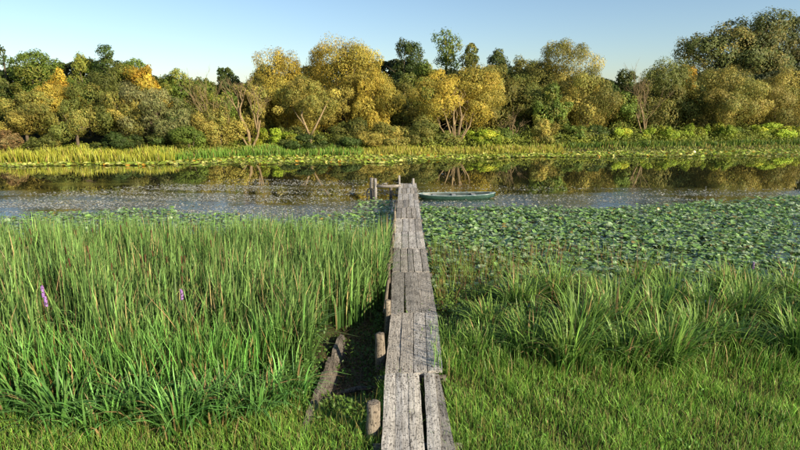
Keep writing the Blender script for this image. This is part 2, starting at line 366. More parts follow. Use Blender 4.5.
PAL = {
    'gold':   ((.430, .335, .050), (.330, .285, .050)),
    'willow': ((.320, .270, .056), (.215, .215, .046)),
    'olive':  ((.135, .155, .032), (.215, .200, .042)),
    'grey':   ((.240, .240, .090), (.160, .175, .055)),
    'green':  ((.125, .180, .028), (.205, .215, .036)),
    'bright': ((.250, .330, .028), (.340, .350, .034)),
    'dark':   ((.050, .080, .016), (.090, .110, .022)),
    'orange': ((.430, .275, .028), (.350, .270, .035)),
    'tall':   ((.095, .115, .030), (.190, .170, .042)),
    'brown':  ((.230, .150, .060), (.200, .160, .060)),
}
TREES = [
 # px, top, half width, bottom, depth behind shore, palette, type, name, label
 (2, 46, 16, 118, 15, 'dark', 'sparse', 'alder_tree', 'dark thin-crowned tree cut off by the left edge of the picture'),
 (34, 52, 26, 128, 14, 'green', 'broad', 'broadleaf_tree', 'yellow-green broad tree at far left behind the lowest willows'),
 (82, 55, 17, 126, 16, 'green', 'broad', 'broadleaf_tree', 'slim green tree between the left orange tree and the dark pointed tree'),
 (108, 46, 18, 126, 15, 'dark', 'broad', 'broadleaf_tree', 'dark green pointed tree, tallest of the left third of the far bank'),
 (62, 70, 15, 126, 11, 'orange', 'broad', 'autumn_tree', 'leftmost tree turned orange-yellow, above the olive willows'),
 (146, 66, 18, 120, 11, 'orange', 'broad', 'autumn_tree', 'wider orange autumn tree left of the pale grey willow'),
 (176, 70, 18, 126, 15, 'green', 'broad', 'broadleaf_tree', 'green tree behind the grey willow, right of the wider orange tree'),
 (203, 78, 14, 126, 15, 'green', 'broad', 'broadleaf_tree', 'small green tree standing behind the bare golden limbs'),
 (228, 68, 13, 110, 17, 'dark', 'sparse', 'alder_tree', 'small dark thin tree showing above the dead leaning tree'),
 (244, 84, 20, 140, 10, 'olive', 'broad', 'broadleaf_tree', 'shaded olive tree behind the dead leaning tree'),
 (106, 73, 30, 132, 8, 'olive', 'willow', 'willow_tree', 'olive willow below the dark pointed tree'),
 (20, 92, 32, 137, 5, 'willow', 'willow', 'willow_tree', 'leftmost round willow behind the yellow reeds'),
 (72, 100, 32, 137, 5, 'olive', 'willow', 'willow_tree', 'second round willow from the left edge, above the yellow reeds'),
 (154, 84, 32, 137, 6, 'grey', 'willow', 'willow_tree', 'pale grey-olive willow right of the wider orange tree'),
 (284, 50, 32, 140, 9, 'gold', 'willow', 'willow_tree', 'golden willow on the left of the big central group'),
 (345, 39, 38, 134, 10, 'gold', 'willow', 'willow_tree', 'tallest golden willow in the big central group'),
 (376, 70, 22, 148, 7, 'gold', 'willow', 'willow_tree', 'golden willow on the right edge of the big central group'),
 (254, 84, 12, 136, 7, 'willow', 'willow', 'willow_tree', 'narrow willow just right of the dead leaning tree'),
 (312, 76, 32, 124, 5, 'willow', 'fork', 'willow_tree', 'pale golden willow with a forked trunk in front of the central group'),
 (407, 41, 20, 140, 15, 'dark', 'broad', 'broadleaf_tree', 'tall dark green tree between the central group and the glowing willow'),
 (447, 29, 13, 74, 16, 'green', 'slender', 'slender_tree', 'thin airy tree rising high above the glowing willow'),
 (475, 44, 13, 120, 13, 'olive', 'broad', 'broadleaf_tree', 'slim yellowish tree right behind the glowing willow'),
 (500, 50, 15, 123, 16, 'dark', 'broad', 'broadleaf_tree', 'slim dark tree right of the slim yellowish tree'),
 (522, 58, 16, 130, 15, 'olive', 'broad', 'broadleaf_tree', 'olive tree between the slim dark tree and the tall right willow'),
 (520, 74, 26, 142, 9, 'olive', 'willow', 'willow_tree', 'dull olive-brown willow behind the brown dead bush'),
 (455, 67, 39, 123, 5, 'gold', 'multi', 'willow_tree', 'glowing golden willow with several stems beyond the moored boat'),
 (566, 42, 30, 134, 10, 'willow', 'willow', 'willow_tree', 'tall willow with a pointed top left of the gap in the treeline'),
 (592, 68, 26, 146, 7, 'willow', 'willow', 'willow_tree', 'rounded willow at the left side of the gap in the treeline'),
 (552, 84, 16, 140, 6, 'green', 'broad', 'broadleaf_tree', 'deep green tree in front of the tall pointed-top willow'),
 (622, 70, 13, 136, 15, 'dark', 'broad', 'broadleaf_tree', 'small dark tree in the gap of the treeline'),
 (640, 84, 20, 138, 15, 'dark', 'broad', 'broadleaf_tree', 'dark tree behind the bare reddish tree'),
 (660, 60, 24, 138, 9, 'olive', 'willow', 'willow_tree', 'olive willow just right of the bare reddish tree'),
 (687, 66, 12, 120, 11, 'orange', 'broad', 'autumn_tree', 'rightmost tree with orange leaves, between two willows'),
 (697, 80, 22, 140, 13, 'dark', 'broad', 'broadleaf_tree', 'shaded dark tree left of the round right willow'),
 (738, 13, 52, 104, 24, 'tall', 'poplar', 'poplar_tree', 'very tall broad-topped poplar, highest tree in the picture'),
 (780, 17, 46, 104, 25, 'tall', 'poplar', 'poplar_tree', 'tall poplar cut off by the right edge of the picture'),
 (728, 68, 31, 144, 6, 'willow', 'willow', 'willow_tree', 'round golden willow below the tall poplars'),
 (784, 70, 28, 144, 7, 'willow', 'willow', 'willow_tree', 'round willow at the right edge below the cut-off poplar'),
]
TREES += [
 (128, 60, 20, 118, 13, 'green', 'broad', 'broadleaf_tree', 'green tree between the dark pointed tree and the wider orange tree'),
 (192, 86, 24, 132, 9, 'olive', 'broad', 'broadleaf_tree', 'olive tree in the shade left of the bare golden limbs'),
 (222, 92, 20, 134, 9, 'green', 'broad', 'broadleaf_tree', 'green tree behind the bare golden limbs'),
 (402, 74, 20, 138, 11, 'olive', 'broad', 'broadleaf_tree', 'olive tree at the foot of the tall dark tree in the middle'),
 (428, 62, 14, 128, 12, 'green', 'broad', 'broadleaf_tree', 'green tree just left of the glowing willow, behind it'),
 (490, 66, 20, 136, 9, 'willow', 'willow', 'willow_tree', 'willow half hidden behind the right side of the glowing willow'),
 (543, 60, 18, 132, 12, 'olive', 'willow', 'willow_tree', 'olive willow left of the tall pointed-top willow'),
 (622, 92, 18, 138, 9, 'green', 'broad', 'broadleaf_tree', 'green lower tree in the gap of the treeline'),
 (700, 90, 20, 138, 8, 'olive', 'broad', 'broadleaf_tree', 'olive lower tree left of the round golden willow'),
 (756, 84, 20, 138, 9, 'willow', 'willow', 'willow_tree', 'willow filling the space between the two round right willows'),
 (262, 64, 18, 132, 11, 'willow', 'willow', 'willow_tree', 'upright willow on the left edge of the big central group'),
 (44, 84, 22, 136, 8, 'gold', 'willow', 'willow_tree', 'golden willow below the leftmost orange tree'),
 (122, 92, 22, 137, 6, 'willow', 'willow', 'willow_tree', 'golden-olive willow left of the pale grey-olive willow'),
]
LEAVES = {'willow': (.150, .064, .5), 'fork': (.145, .062, .5), 'multi': (.15, .062, .6), 'broad': (.155, .10, .1), 'sparse': (.2, .12, .1),
          'slender': (.20, .11, .1), 'poplar': (.21, .13, .1)}
def shore_Y(px, back):
    Yd = 45.
    for _ in range(6): Yd = float(yfar((px - 400) / F * Yd)) + back
    return Yd
for ti, (px, top, hw, bot, back, pal, typ, name, label) in enumerate(TREES):
    Yd = shore_Y(px, back)
    pt = atY(px, top, Yd); pb = atY(px, bot, Yd)
    gz = float(ground(pt.x, Yd)); hwm = hw * Yd / F
    z1 = pt.z - gz; z0 = max(pb.z - gz, .25)
    root = empty(name, (pt.x, Yd, gz)); set_props(root, label, 'tree')
    L, W, hang = LEAVES[typ]
    vol = hwm * (z1 - z0)
    if typ in ('willow', 'fork', 'multi'): nleaf = int(min(44000, 1500 * vol + 5000)); kw = dict(nl=20, sub=8, lump=.36)
    elif typ == 'poplar': nleaf = 42000; kw = dict(nl=54, sub=8, lump=.24, loose=.16)
    elif typ == 'sparse': nleaf = 6000; kw = dict(nl=18, sub=6, lump=.30, loose=.2)
    elif typ == 'slender': nleaf = 2600; kw = dict(nl=16, sub=6, lump=.36, loose=.25, top=.25)
    else: nleaf = int(min(24000, 850 * vol + 4500)); kw = dict(nl=20, sub=7, lump=.33, loose=.13, top=.2)
    ar = float(np.clip((z1 - z0) / 2 / hwm, 1, 2.4)); kw['nl'] = int(kw['nl'] * ar ** .9)
    if typ in ('willow', 'fork', 'multi'): kw['loose'] = .07
    if typ in ('fork', 'multi'): kw['nl'] = 34
    c1, c2 = PAL[pal]
    if name == 'willow_tree' or typ == 'broad': hwm *= 1.10
    me, C, R = crown_mesh('crown', hwm, min(hwm, 3.2), z0, z1, c1, nleaf, L=L, W=W, hang=hang, col2=c2, **kw)
    link('crown', me, M['leaf'], root)
    gt = Geo(); r0 = .07 + .013 * z1
    order = sorted(range(len(C)), key=lambda q: C[q][2])
    tg = [C[q] for q in order[::max(1, len(order) // 8)]]
    if typ == 'multi':
        rr_ = random.Random(3)
        for ex, ez, r_ in [(-2.3, 3.2, .07), (-1.5, 4.2, .08), (-.8, 4.8, .08), (-.2, 5.2, .09), (.5, 5.0, .08), (1.2, 4.2, .08), (2.0, 3.4, .07), (.1, 3.6, .06), (-1.0, 3.0, .05), (1.5, 2.9, .05)]:
            bx_ = ex * .12; mx_ = rr_.uniform(-.25, .25)
            gt.tube([(bx_, -1.9, -.2), (bx_ + ex * .18 + mx_ * .4, -2.1, ez * .26), (bx_ + ex * .42 + mx_, -2.2, ez * .52), (bx_ + ex * .62 - mx_ * .5, -1.5, ez * .78), (bx_ + ex * .9, -.2, ez)], [r_ * 1.4, r_ * 1.1, r_ * .8, r_ * .5, r_ * .2], 5)
            for _ in range(3):
                t_ = rr_.uniform(.35, .8); qx = bx_ + ex * t_ * .8; gt.tube([(qx, -2.0, ez * t_), (qx + rr_.uniform(-.5, .5), -1.9, ez * t_ + .5), (qx + rr_.uniform(-.9, .9), -1.6, ez * t_ + rr_.uniform(.8, 1.3))], [r_ * .4, r_ * .25, r_ * .1], 4)
    elif typ == 'fork':
        gt.tube([(0, -2.2, -.3), (0, -2.2, 1.1)], [.17, .13], 7)
        gt.tube([(0, -2.2, 1.0), (-.30, -2.3, 1.8), (-.7, -2.0, 2.7), (-.6, -.2, 4.6)], [.11, .10, .08, .03], 6)
        gt.tube([(0, -2.2, 1.0), (.45, -2.3, 1.7), (.9, -2.0, 2.6), (1.5, -.2, 4.2)], [.10, .09, .07, .03], 6)
        gt.tube([(-.35, -2.3, 1.9), (-1.0, -1.9, 2.6), (-1.9, -.3, 3.6)], [.07, .05, .02], 5)
    elif typ in ('slender', 'sparse'):
        gt.tube([(0, 0, -.3), (.1, 0, z1 * .4), (-.1, 0, z1 * .75), (0, 0, z1 * .97)], [.16, .12, .07, .02], 6)
        for c in C[::2]:
            zb = max(.4, c[2] - .8); gt.tube([(0, 0, zb), (c[0] * .6, c[1] * .6, c[2] - .2), tuple(c)], [.05, .035, .01], 4)
    else:
        limbs(gt, tg, r0, max(.8, z0 * .9 + .4), ti)
    t = link('trunk', gt.mesh('trunk'), M['bark'], root)
    if typ in ('multi', 'fork'): t.data.materials.clear(); t.data.materials.append(M['dead'])

# dead / bare trees -------------------------------------------------
def bare_tree(name, label, px, by, back, stems, mat, seed, depth=4, r0=.13, cat='tree'):
    Yd = shore_Y(px, back); b_ = atY(px, by, Yd); gz = float(ground(b_.x, Yd))
    root = empty(name, (b_.x, Yd, gz)); set_props(root, label, cat)
    rr = random.Random(seed)
    tr = Geo(); br = Geo()
    def grow(p0, d, ln, r, lv):
        p1 = p0 + d * ln * .5 + Vector((rr.uniform(-.1, .1), rr.uniform(-.1, .1), 0)) * ln
        p2 = p0 + d * ln
        (tr if lv == 0 else br).tube([p0, p1, p2], [r, r * .82, r * .6], 6 if lv == 0 else 4, cap=lv > 1)
        if lv >= depth: return
        for k in range(rr.choice((2, 3, 3))):
            dn = (d + Vector((rr.uniform(-.6, .6), rr.uniform(-.5, .5), rr.uniform(-.15, .45)))).normalized()
            grow(p0 + (p2 - p0) * rr.uniform(.55, 1.0), dn, ln * rr.uniform(.5, .75), r * rr.uniform(.42, .62), lv + 1)
    for (tx, ty, rs) in stems:
        e = atY(tx, ty, Yd); v = Vector((e.x - b_.x, rr.uniform(-.3, .3), e.z - gz))
        grow(Vector((rr.uniform(-.05, .05), 0, -.15)), v.normalized(), v.length * .52, r0 * rs, 0)
    link('trunk', tr.mesh('trunk'), mat, root)
    if br.n: link('branches', br.mesh('branches'), mat, root)
    return root
bare_tree('dead_tree', 'dead leaning tree with thick bare orange-brown limbs near the left shore', 250, 140, 2.6,
          [(228, 78, 1.15), (268, 90, .8), (215, 102, .6)], M['dead'], 5, depth=5, r0=.15)
bare_tree('dead_tree', 'thin bare golden limbs rising above the low willow left of the dead leaning tree', 210, 140, 5,
          [(196, 74, .8), (206, 72, .8), (217, 78, .8)], M['dead'], 8, depth=4, r0=.07)
bare_tree('dead_tree', 'bare reddish twiggy tree in front of the dark gap right of centre', 641, 142, 4.5,
          [(632, 82, 1), (645, 76, 1), (655, 92, .7)], M['dead'], 12, depth=5, r0=.08)
bare_tree('dead_bush', 'small brown leafless bush below the dull olive willow', 512, 138, 4,
          [(502, 116, 1), (514, 112, 1), (522, 118, 1)], M['dead'], 21, depth=5, r0=.06, cat='bush')

# bank bushes ---------------------------------------------------------
BUSH = [
 (6, 130, 12, 150, 3, 'brown', 'brownish bush at the left edge beside the yellow reeds'),
 (42, 134, 14, 152, 3, 'olive', 'low olive bush behind the yellow reeds near the left edge'),
 (188, 126, 14, 150, 4, 'green', 'green bush at the right end of the yellow reeds'),
 (216, 106, 24, 140, 4, 'willow', 'rounded golden willow shrub left of the dead leaning tree'),
 (172, 112, 12, 142, 5, 'dark', 'dark shrub below the pale grey willow'),
 (272, 128, 22, 150, 3, 'bright', 'bright green bush at the foot of the dead leaning tree'),
 (320, 134, 36, 158, 1.2, 'dark', 'broad dark green mound of bush at the water in front of the forked willow'),
 (354, 118, 22, 148, 3, 'olive', 'feathery olive shrub right of the forked willow'),
 (382, 122, 22, 150, 2.5, 'willow', 'feathery yellowish shrub left of the walkway end'),
 (419, 115, 18, 146, 3, 'olive', 'round olive shrub at the left foot of the glowing willow'),
 (480, 130, 22, 146, 3, 'bright', 'bright green bush at the right foot of the glowing willow'),
 (500, 128, 16, 146, 4, 'green', 'low green bush just left of the brown dead bush'),
 (546, 119, 12, 144, 3, 'willow', 'small pointed yellowish shrub below the deep green tree'),
 (575, 126, 18, 146, 4, 'green', 'low green bush right of the small pointed shrub'),
 (600, 125, 17, 146, 4, 'dark', 'dark low bush below the rounded willow'),
 (628, 128, 18, 148, 3.5, 'bright', 'bright low bush left of the bare reddish tree trunk'),
 (660, 126, 16, 148, 3.5, 'bright', 'bright low bush right of the bare reddish tree trunk'),
 (690, 124, 17, 146, 4, 'bright', 'yellow-green low bush left of the round right willow'),
 (716, 123, 16, 146, 4, 'bright', 'yellow-green low bush at the foot of the round right willow'),
 (744, 127, 17, 146, 4, 'green', 'green low bush between the two round right willows'),
 (772, 123, 16, 146, 4, 'bright', 'yellow-green low bush below the right edge willow'),
 (798, 126, 15, 146, 4, 'bright', 'yellow-green low bush cut by the right edge of the picture'),
 (110, 132, 20, 150, 4, 'dark', 'dark bush behind the middle of the yellow reeds'),
 (142, 134, 18, 150, 4, 'dark', 'dark bush behind the right part of the yellow reeds'),
 (444, 132, 16, 146, 3, 'olive', 'low olive bush under the stems of the glowing willow'),
 (296, 126, 16, 146, 4, 'olive', 'olive bush left of the forked trunk'),
]
for bi, (px, top, hw, bot, back, pal, label) in enumerate(BUSH):
    Yd = shore_Y(px, back); pt = atY(px, top, Yd); gz = float(ground(pt.x, Yd)); hwm = hw * Yd / F
    root = empty('bush', (pt.x, Yd, gz)); set_props(root, label, 'bush')
    c1, c2 = PAL[pal]
    z1 = max(pt.z - gz, .7)
    me, C, R = crown_mesh('foliage', hwm * 1.08, min(1.4, hwm), .0, z1, c1, int(2400 + 1500 * hwm * z1), nl=14, sub=6, lump=.42,
                          L=.15, W=.065, hang=-.25 if 'feathery' in label else .1, col2=c2, loose=.2)
    link('foliage', me, M['leaf'], root)
    gt = Geo()
    for c in C[::3]: gt.tube([(c[0] * .2, c[1] * .2, -.15), (c[0] * .6, c[1] * .6, c[2] * .5), tuple(c)], [.04, .03, .008], 4)
    link('stems', gt.mesh('stems'), M['bark'], root)

# wood behind the front trees: one mass, leaf colour darkened for deep shade
Vs, Fs, Cs, n0 = [], [], [], 0
def add_leafmass(P, N, L, W, colr, jitter=.25):
    global n0
    V_, F_ = leaf_tris(P, N, L, W, .1)
    Vs.append(V_); Fs.append(F_ + n0); n0 += len(V_)
    c = np.asarray(colr)[None] * np.exp(rng.normal(0, jitter, len(P)))[:, None]
    Cs.append(np.repeat(c, 3, 0))
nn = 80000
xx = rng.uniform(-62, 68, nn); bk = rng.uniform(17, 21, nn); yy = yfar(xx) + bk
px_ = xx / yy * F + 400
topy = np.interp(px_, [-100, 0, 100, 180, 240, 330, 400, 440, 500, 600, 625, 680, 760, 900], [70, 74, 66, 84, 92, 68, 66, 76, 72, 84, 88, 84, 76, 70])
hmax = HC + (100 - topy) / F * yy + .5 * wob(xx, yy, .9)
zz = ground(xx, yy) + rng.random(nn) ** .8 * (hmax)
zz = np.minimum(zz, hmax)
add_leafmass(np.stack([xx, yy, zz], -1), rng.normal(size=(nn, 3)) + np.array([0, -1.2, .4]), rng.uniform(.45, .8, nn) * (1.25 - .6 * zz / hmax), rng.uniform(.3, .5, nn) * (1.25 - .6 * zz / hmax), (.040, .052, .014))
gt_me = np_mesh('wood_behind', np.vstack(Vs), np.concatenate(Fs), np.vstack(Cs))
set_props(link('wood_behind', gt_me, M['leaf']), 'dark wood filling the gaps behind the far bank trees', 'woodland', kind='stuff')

# undergrowth running along the foot of the trees
Vs, Fs, Cs, n0 = [], [], [], 0
nn = 46000
xx = rng.uniform(-48, 54, nn); bk = rng.uniform(2.0, 7.5, nn); yy = yfar(xx) + bk
hm = np.interp(xx, [-48, -20, -14, -8, 0, 14, 54], [.4, .4, .5, .9, 1.1, 1.25, 1.35]) * (.62 + .5 * np.abs(wob(xx, yy, .75, 1.)) + .25 * np.abs(wob(xx, yy, 2.3, 4.))) * np.clip(bk / 3.4, .25, 1.3)
zz = ground(xx, yy) + rng.random(nn) ** .6 * hm
mixc = .5 + .5 * wob(xx, yy, .6, 2.)
colr = (np.array([[.110, .150, .026]]) * (1 - mixc[:, None]) + np.array([[.290, .320, .040]]) * mixc[:, None])
V_, F_ = leaf_quads(np.stack([xx, yy, zz], -1), rng.normal(size=(nn, 3)) * .7 + np.array([0, -.7, .6]), rng.uniform(.12, .24, nn), rng.uniform(.06, .12, nn), .0)
set_props(link('bank_undergrowth', np_mesh('bank_undergrowth', V_, F_, np.repeat(colr * np.exp(rng.normal(0, .2, (nn, 1))), 4, 0)), M['leaf']),
          'yellow-green undergrowth along the foot of the far bank trees', 'undergrowth', kind='stuff')

# ------------------------------------------------------------------ blades (reeds, sedge, grass)
def blades(P, H, bend, az, Wd, seg=3, droop=0.0, twist=None, stiff=2.0):
    """strips standing at P; bend = sideways reach as a share of the height"""
    n_ = len(P); t = np.linspace(0, 1, seg + 1)[None]
    H = np.asarray(H).reshape(-1, 1); bend = np.asarray(bend).reshape(-1, 1); dr = np.asarray(droop).reshape(-1, 1)
    hor = bend * H * t ** stiff
    ver = H * (t - dr * t ** 3)
    dx, dy = np.cos(az)[:, None], np.sin(az)[:, None]
    C = np.stack([P[:, 0:1] + hor * dx, P[:, 1:2] + hor * dy, P[:, 2:3] + ver], -1)
    tw = az + math.pi / 2 + (rng.normal(0, .7, n_) if twist is None else twist)
    wv = np.stack([np.cos(tw), np.sin(tw), np.zeros(n_)], -1)[:, None]
    prof = np.array([.75, 1.0, .8, .1] if seg == 3 else ([.8, 1, .95, .6, .06] if seg == 4 else ([.8, 1, 1, .85, .5, .06] if seg == 5 else [.9, .7, .08])))[None, :, None]
    half = np.asarray(Wd).reshape(-1, 1, 1) * prof * .5
    V = np.stack([C - wv * half, C + wv * half], 2).reshape(-1, 3)
    b_ = (np.arange(n_) * (seg + 1) * 2)[:, None] + np.arange(seg)[None] * 2
    Fq = np.stack([b_, b_ + 1, b_ + 3, b_ + 2], -1).reshape(-1, 4)
    return V, Fq
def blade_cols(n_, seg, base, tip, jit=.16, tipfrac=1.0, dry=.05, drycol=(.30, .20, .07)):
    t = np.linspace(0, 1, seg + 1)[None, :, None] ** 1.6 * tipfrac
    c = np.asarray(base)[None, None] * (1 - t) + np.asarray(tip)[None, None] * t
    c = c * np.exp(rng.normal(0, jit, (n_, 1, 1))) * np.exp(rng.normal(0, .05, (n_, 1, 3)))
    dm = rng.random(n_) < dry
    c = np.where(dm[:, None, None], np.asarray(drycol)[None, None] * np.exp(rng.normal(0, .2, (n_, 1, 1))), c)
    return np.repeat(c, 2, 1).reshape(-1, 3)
class Strips:
    def __init__(s): s.V = []; s.F = []; s.C = []; s.n = 0
    def add(s, VF, C): s.V.append(VF[0]); s.F.append(VF[1] + s.n); s.C.append(C); s.n += len(VF[0])
    def mesh(s, name): return np_mesh(name, np.vstack(s.V), np.concatenate(s.F), np.vstack(s.C))

def ditch_x(y): return -0.78 + 0 * y
dock_c = lambda y: at(408, 184, .5).x + (at(418.5, 450, .5).x - at(408, 184, .5).x) * (at(408, 184, .5).y - y) / (at(408, 184, .5).y - at(418.5, 450, .5).y)
dn_, df_ = at(418.5, 450, .5), at(408, 184, .5)
def dockx(y): return dn_.x + (df_.x - dn_.x) * (np.asarray(y) - dn_.y) / (df_.y - dn_.y)

# --- left reed bed
def reed_area(x, y):
    left = -.80 * y - 2.0
    edge = np.interp(x, [-9, -2.6, -1.7, 0], [6.5, 6.55, 7.3, 7.6]) + .16 * np.sin(x * 2.1) + .12 * np.sin(x * 5.3 + 1)
    far = 15.5 + .6 * np.sin(x * 1.2) + .45 * np.sin(x * 3.1 + 2) + .3 * np.sin(x * 7.3)
    right = np.where(y < 9.6, ditch_x(y) - .66 - .1 * np.sin(y * 4), dockx(y) - .62 - (10.6 - np.minimum(y, 10.6)) * .55)
    return (x > left) & (x < right) & (y > edge) & (y < far)
rs = Strips()
nn = 62000
y = 6.3 + 10 * rng.random(nn) ** .9; x = -.80 * y - 2 + rng.random(nn) * (.80 * y + 2)
k = reed_area(x, y) & (rng.random(nn) < .58 + .55 * wob(x, y, 1.9)); x, y = x[k], y[k]
# gather in shoots of several leaves
z = np.maximum(ground(x, y), -.1)
H = np.interp(y, [6.5, 7.5, 11.5, 14, 16], [.75, 1.2, 1.60, 1.40, 1.05]) * rng.uniform(.55, 1.15, len(x)) * (1 + .16 * wob(x, y, 1.3, 2.))
az = rng.normal(-.3, 1.5, len(x)); bend = np.abs(rng.normal(.13, .12, len(x)))
bi_ = rng.random(len(x)) < .24; bend[bi_] += rng.uniform(.15, .45, bi_.sum())
dr = np.clip(bend * .8 - .05, 0, .5)
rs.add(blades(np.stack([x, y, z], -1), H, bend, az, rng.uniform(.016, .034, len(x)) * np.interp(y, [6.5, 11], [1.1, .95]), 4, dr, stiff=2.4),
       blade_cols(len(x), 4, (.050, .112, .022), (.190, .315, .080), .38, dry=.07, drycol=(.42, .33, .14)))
# front row: brighter, taller shoots
nn = 3200; x = rng.uniform(-7.5, -1.7, nn); y = np.interp(x, [-9, -2.6, -1.7], [6.45, 6.5, 7.2]) + rng.random(nn) * .9; k = x < ditch_x(y) - .6; x, y = x[k], y[k]
rs.add(blades(np.stack([x, y, ground(x, y)], -1), rng.uniform(.5, 1.15, len(x)), np.abs(rng.normal(.15, .12, len(x))), rng.normal(-1.2, 1.3, len(x)),
              rng.uniform(.012, .022, len(x)), 4, .08), blade_cols(len(x), 4, (.05, .15, .022), (.20, .41, .085), .3, dry=.10))
nn = 650; y = rng.uniform(7, 15, nn); x = -.8 * y * rng.random(nn); k = reed_area(x, y); x, y = x[k], y[k]
rs.add(blades(np.stack([x, y, np.maximum(ground(x, y), -.1)], -1), rng.uniform(.8, 1.65, len(x)), rng.uniform(.05, .5, len(x)), rng.uniform(0, 6.3, len(x)), rng.uniform(.006, .012, len(x)), 3, .1, stiff=1.3),
       blade_cols(len(x), 3, (.22, .15, .07), (.34, .22, .11), .3))
set_props(link('reed_bed', rs.mesh('reed_bed'), M['reed']), 'dense bed of tall green reeds left of the walkway', 'reeds', kind='stuff')

# cattail heads: things of their own
hd = Geo(); hd.tube([(0, 0, 0), (.01, 0, .9), (.015, 0, 1.42)], [.004, .0035, .003], 5); stalk_me = hd.mesh('stalk')
hd = Geo(); hd.tube([(.0145, 0, 1.40), (.0145, 0, 1.42), (.015, 0, 1.50), (.015, 0, 1.56), (.015, 0, 1.575)], [.004, .012, .013, .012, .004], 8); head_me = hd.mesh('seed_head')
hd = Geo(); hd.tube([(.015, 0, 1.575), (.017, 0, 1.70)], [.003, .0012], 4); tip_me = hd.mesh('tip')
m_, n_, o_ = new_mat('stalk_green'); p_ = nd(n_, "ShaderNodeBsdfPrincipled", i={"Base Color": (.10, .15, .035, 1), "Roughness": .6}); n_.links.new(p_.outputs[0], o_.inputs[0]); M['stalk'] = m_
proto = None; cnt = 0
while cnt < 46:
    yy_ = rnd.uniform(8.2, 14.5); xx_ = rnd.uniform(-.74 * yy_, -.8)
    if not reed_area(np.array([xx_]), np.array([yy_]))[0]: continue
    if proto is None:
        proto = empty('cattail'); link('stalk', stalk_me, M['stalk'], proto); link('seed_head', head_me, M['head'], proto); link('tip', tip_me, M['stalk'], proto)
        set_props(proto, 'brown cattail head standing among the green reeds', 'cattail', 'brown cattail heads in the left reed bed'); c = proto
    else: c = copy_tree(proto)
    s_ = float(np.interp(yy_, [8, 11.5, 14, 16], [.84, .98, .84, .62])) * rnd.uniform(.9, 1.06)
    c.location = (xx_, yy_, max(float(ground(xx_, yy_)), -.1)); c.scale = (s_ * 1.1, s_ * 1.1, s_)
    c.rotation_euler = (rnd.uniform(-.08, .08), rnd.uniform(-.08, .08), rnd.uniform(0, 6)); cnt += 1

# --- sedge tussocks: each a plant of its own
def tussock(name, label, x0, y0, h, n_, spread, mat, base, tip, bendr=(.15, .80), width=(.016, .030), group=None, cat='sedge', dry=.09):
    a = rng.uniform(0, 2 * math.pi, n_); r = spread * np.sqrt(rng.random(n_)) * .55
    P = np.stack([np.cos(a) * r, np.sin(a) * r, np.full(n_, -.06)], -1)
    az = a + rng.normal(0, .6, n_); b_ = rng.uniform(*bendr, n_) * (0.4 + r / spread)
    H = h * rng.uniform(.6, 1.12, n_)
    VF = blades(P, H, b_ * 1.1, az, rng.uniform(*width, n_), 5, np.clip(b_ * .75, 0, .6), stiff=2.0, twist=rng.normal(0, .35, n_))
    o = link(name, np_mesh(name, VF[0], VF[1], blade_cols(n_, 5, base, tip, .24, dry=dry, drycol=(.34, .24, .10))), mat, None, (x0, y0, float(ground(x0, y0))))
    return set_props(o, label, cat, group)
SEDGE_R = []
k_ = 0
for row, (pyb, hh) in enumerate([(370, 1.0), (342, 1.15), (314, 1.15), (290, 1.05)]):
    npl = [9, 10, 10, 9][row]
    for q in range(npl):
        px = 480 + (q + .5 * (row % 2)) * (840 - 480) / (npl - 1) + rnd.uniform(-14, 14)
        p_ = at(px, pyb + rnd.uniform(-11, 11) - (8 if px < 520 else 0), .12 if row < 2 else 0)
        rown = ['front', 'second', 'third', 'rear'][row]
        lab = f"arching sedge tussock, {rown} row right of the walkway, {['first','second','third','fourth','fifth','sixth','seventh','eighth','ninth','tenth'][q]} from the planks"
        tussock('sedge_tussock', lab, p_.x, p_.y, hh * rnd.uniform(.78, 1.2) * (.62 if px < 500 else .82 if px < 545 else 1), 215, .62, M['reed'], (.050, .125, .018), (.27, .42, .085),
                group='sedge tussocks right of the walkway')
lt_ = [(14, 420), (58, 436), (92, 440), (134, 432), (176, 440), (214, 430), (252, 424), (284, 408)]
od = ['first', 'second', 'third', 'fourth', 'fifth', 'sixth', 'seventh', 'eighth']
for q, (px, py) in enumerate(lt_):
    p_ = at(px, py, .3)
    tussock('sedge_tussock', f"green sedge tussock at the lawn edge of the left reeds, {od[q]} from left", p_.x, p_.y + .15,
            rnd.uniform(.65, 1.05), 130, .5, M['reed'], (.045, .13, .02), (.21, .42, .10), bendr=(.2, 1.0), width=(.016, .030), group='sedge tussocks in front of the left reeds')

# --- herbs between sedge and pads, and beside the planks
hs = Strips()
nn = 9000; y = rng.uniform(10.4, 15.0, nn); x = dockx(y) + .55 + rng.random(nn) ** 1.3 * (10.5)
k = rng.random(nn) < np.clip(1 - x / 9, .12, 1) * (.5 + .7 * wob(x, y, 1.1, 3)); x, y = x[k], y[k]
hs.add(blades(np.stack([x, y, np.maximum(ground(x, y), -.08)], -1), rng.uniform(.3, .85, len(x)), np.abs(rng.normal(.22, .2, len(x))), rng.uniform(0, 6.3, len(x)), rng.uniform(.007, .014, len(x)), 3, .05),
       blade_cols(len(x), 3, (.11, .12, .03), (.22, .33, .05), .3, dry=.30, drycol=(.24, .12, .06)))
set_props(link('marsh_herbs', hs.mesh('marsh_herbs'), M['reed']), 'reddish and yellow-green marsh plants between the sedge and the lily pads', 'marsh plants', kind='stuff')

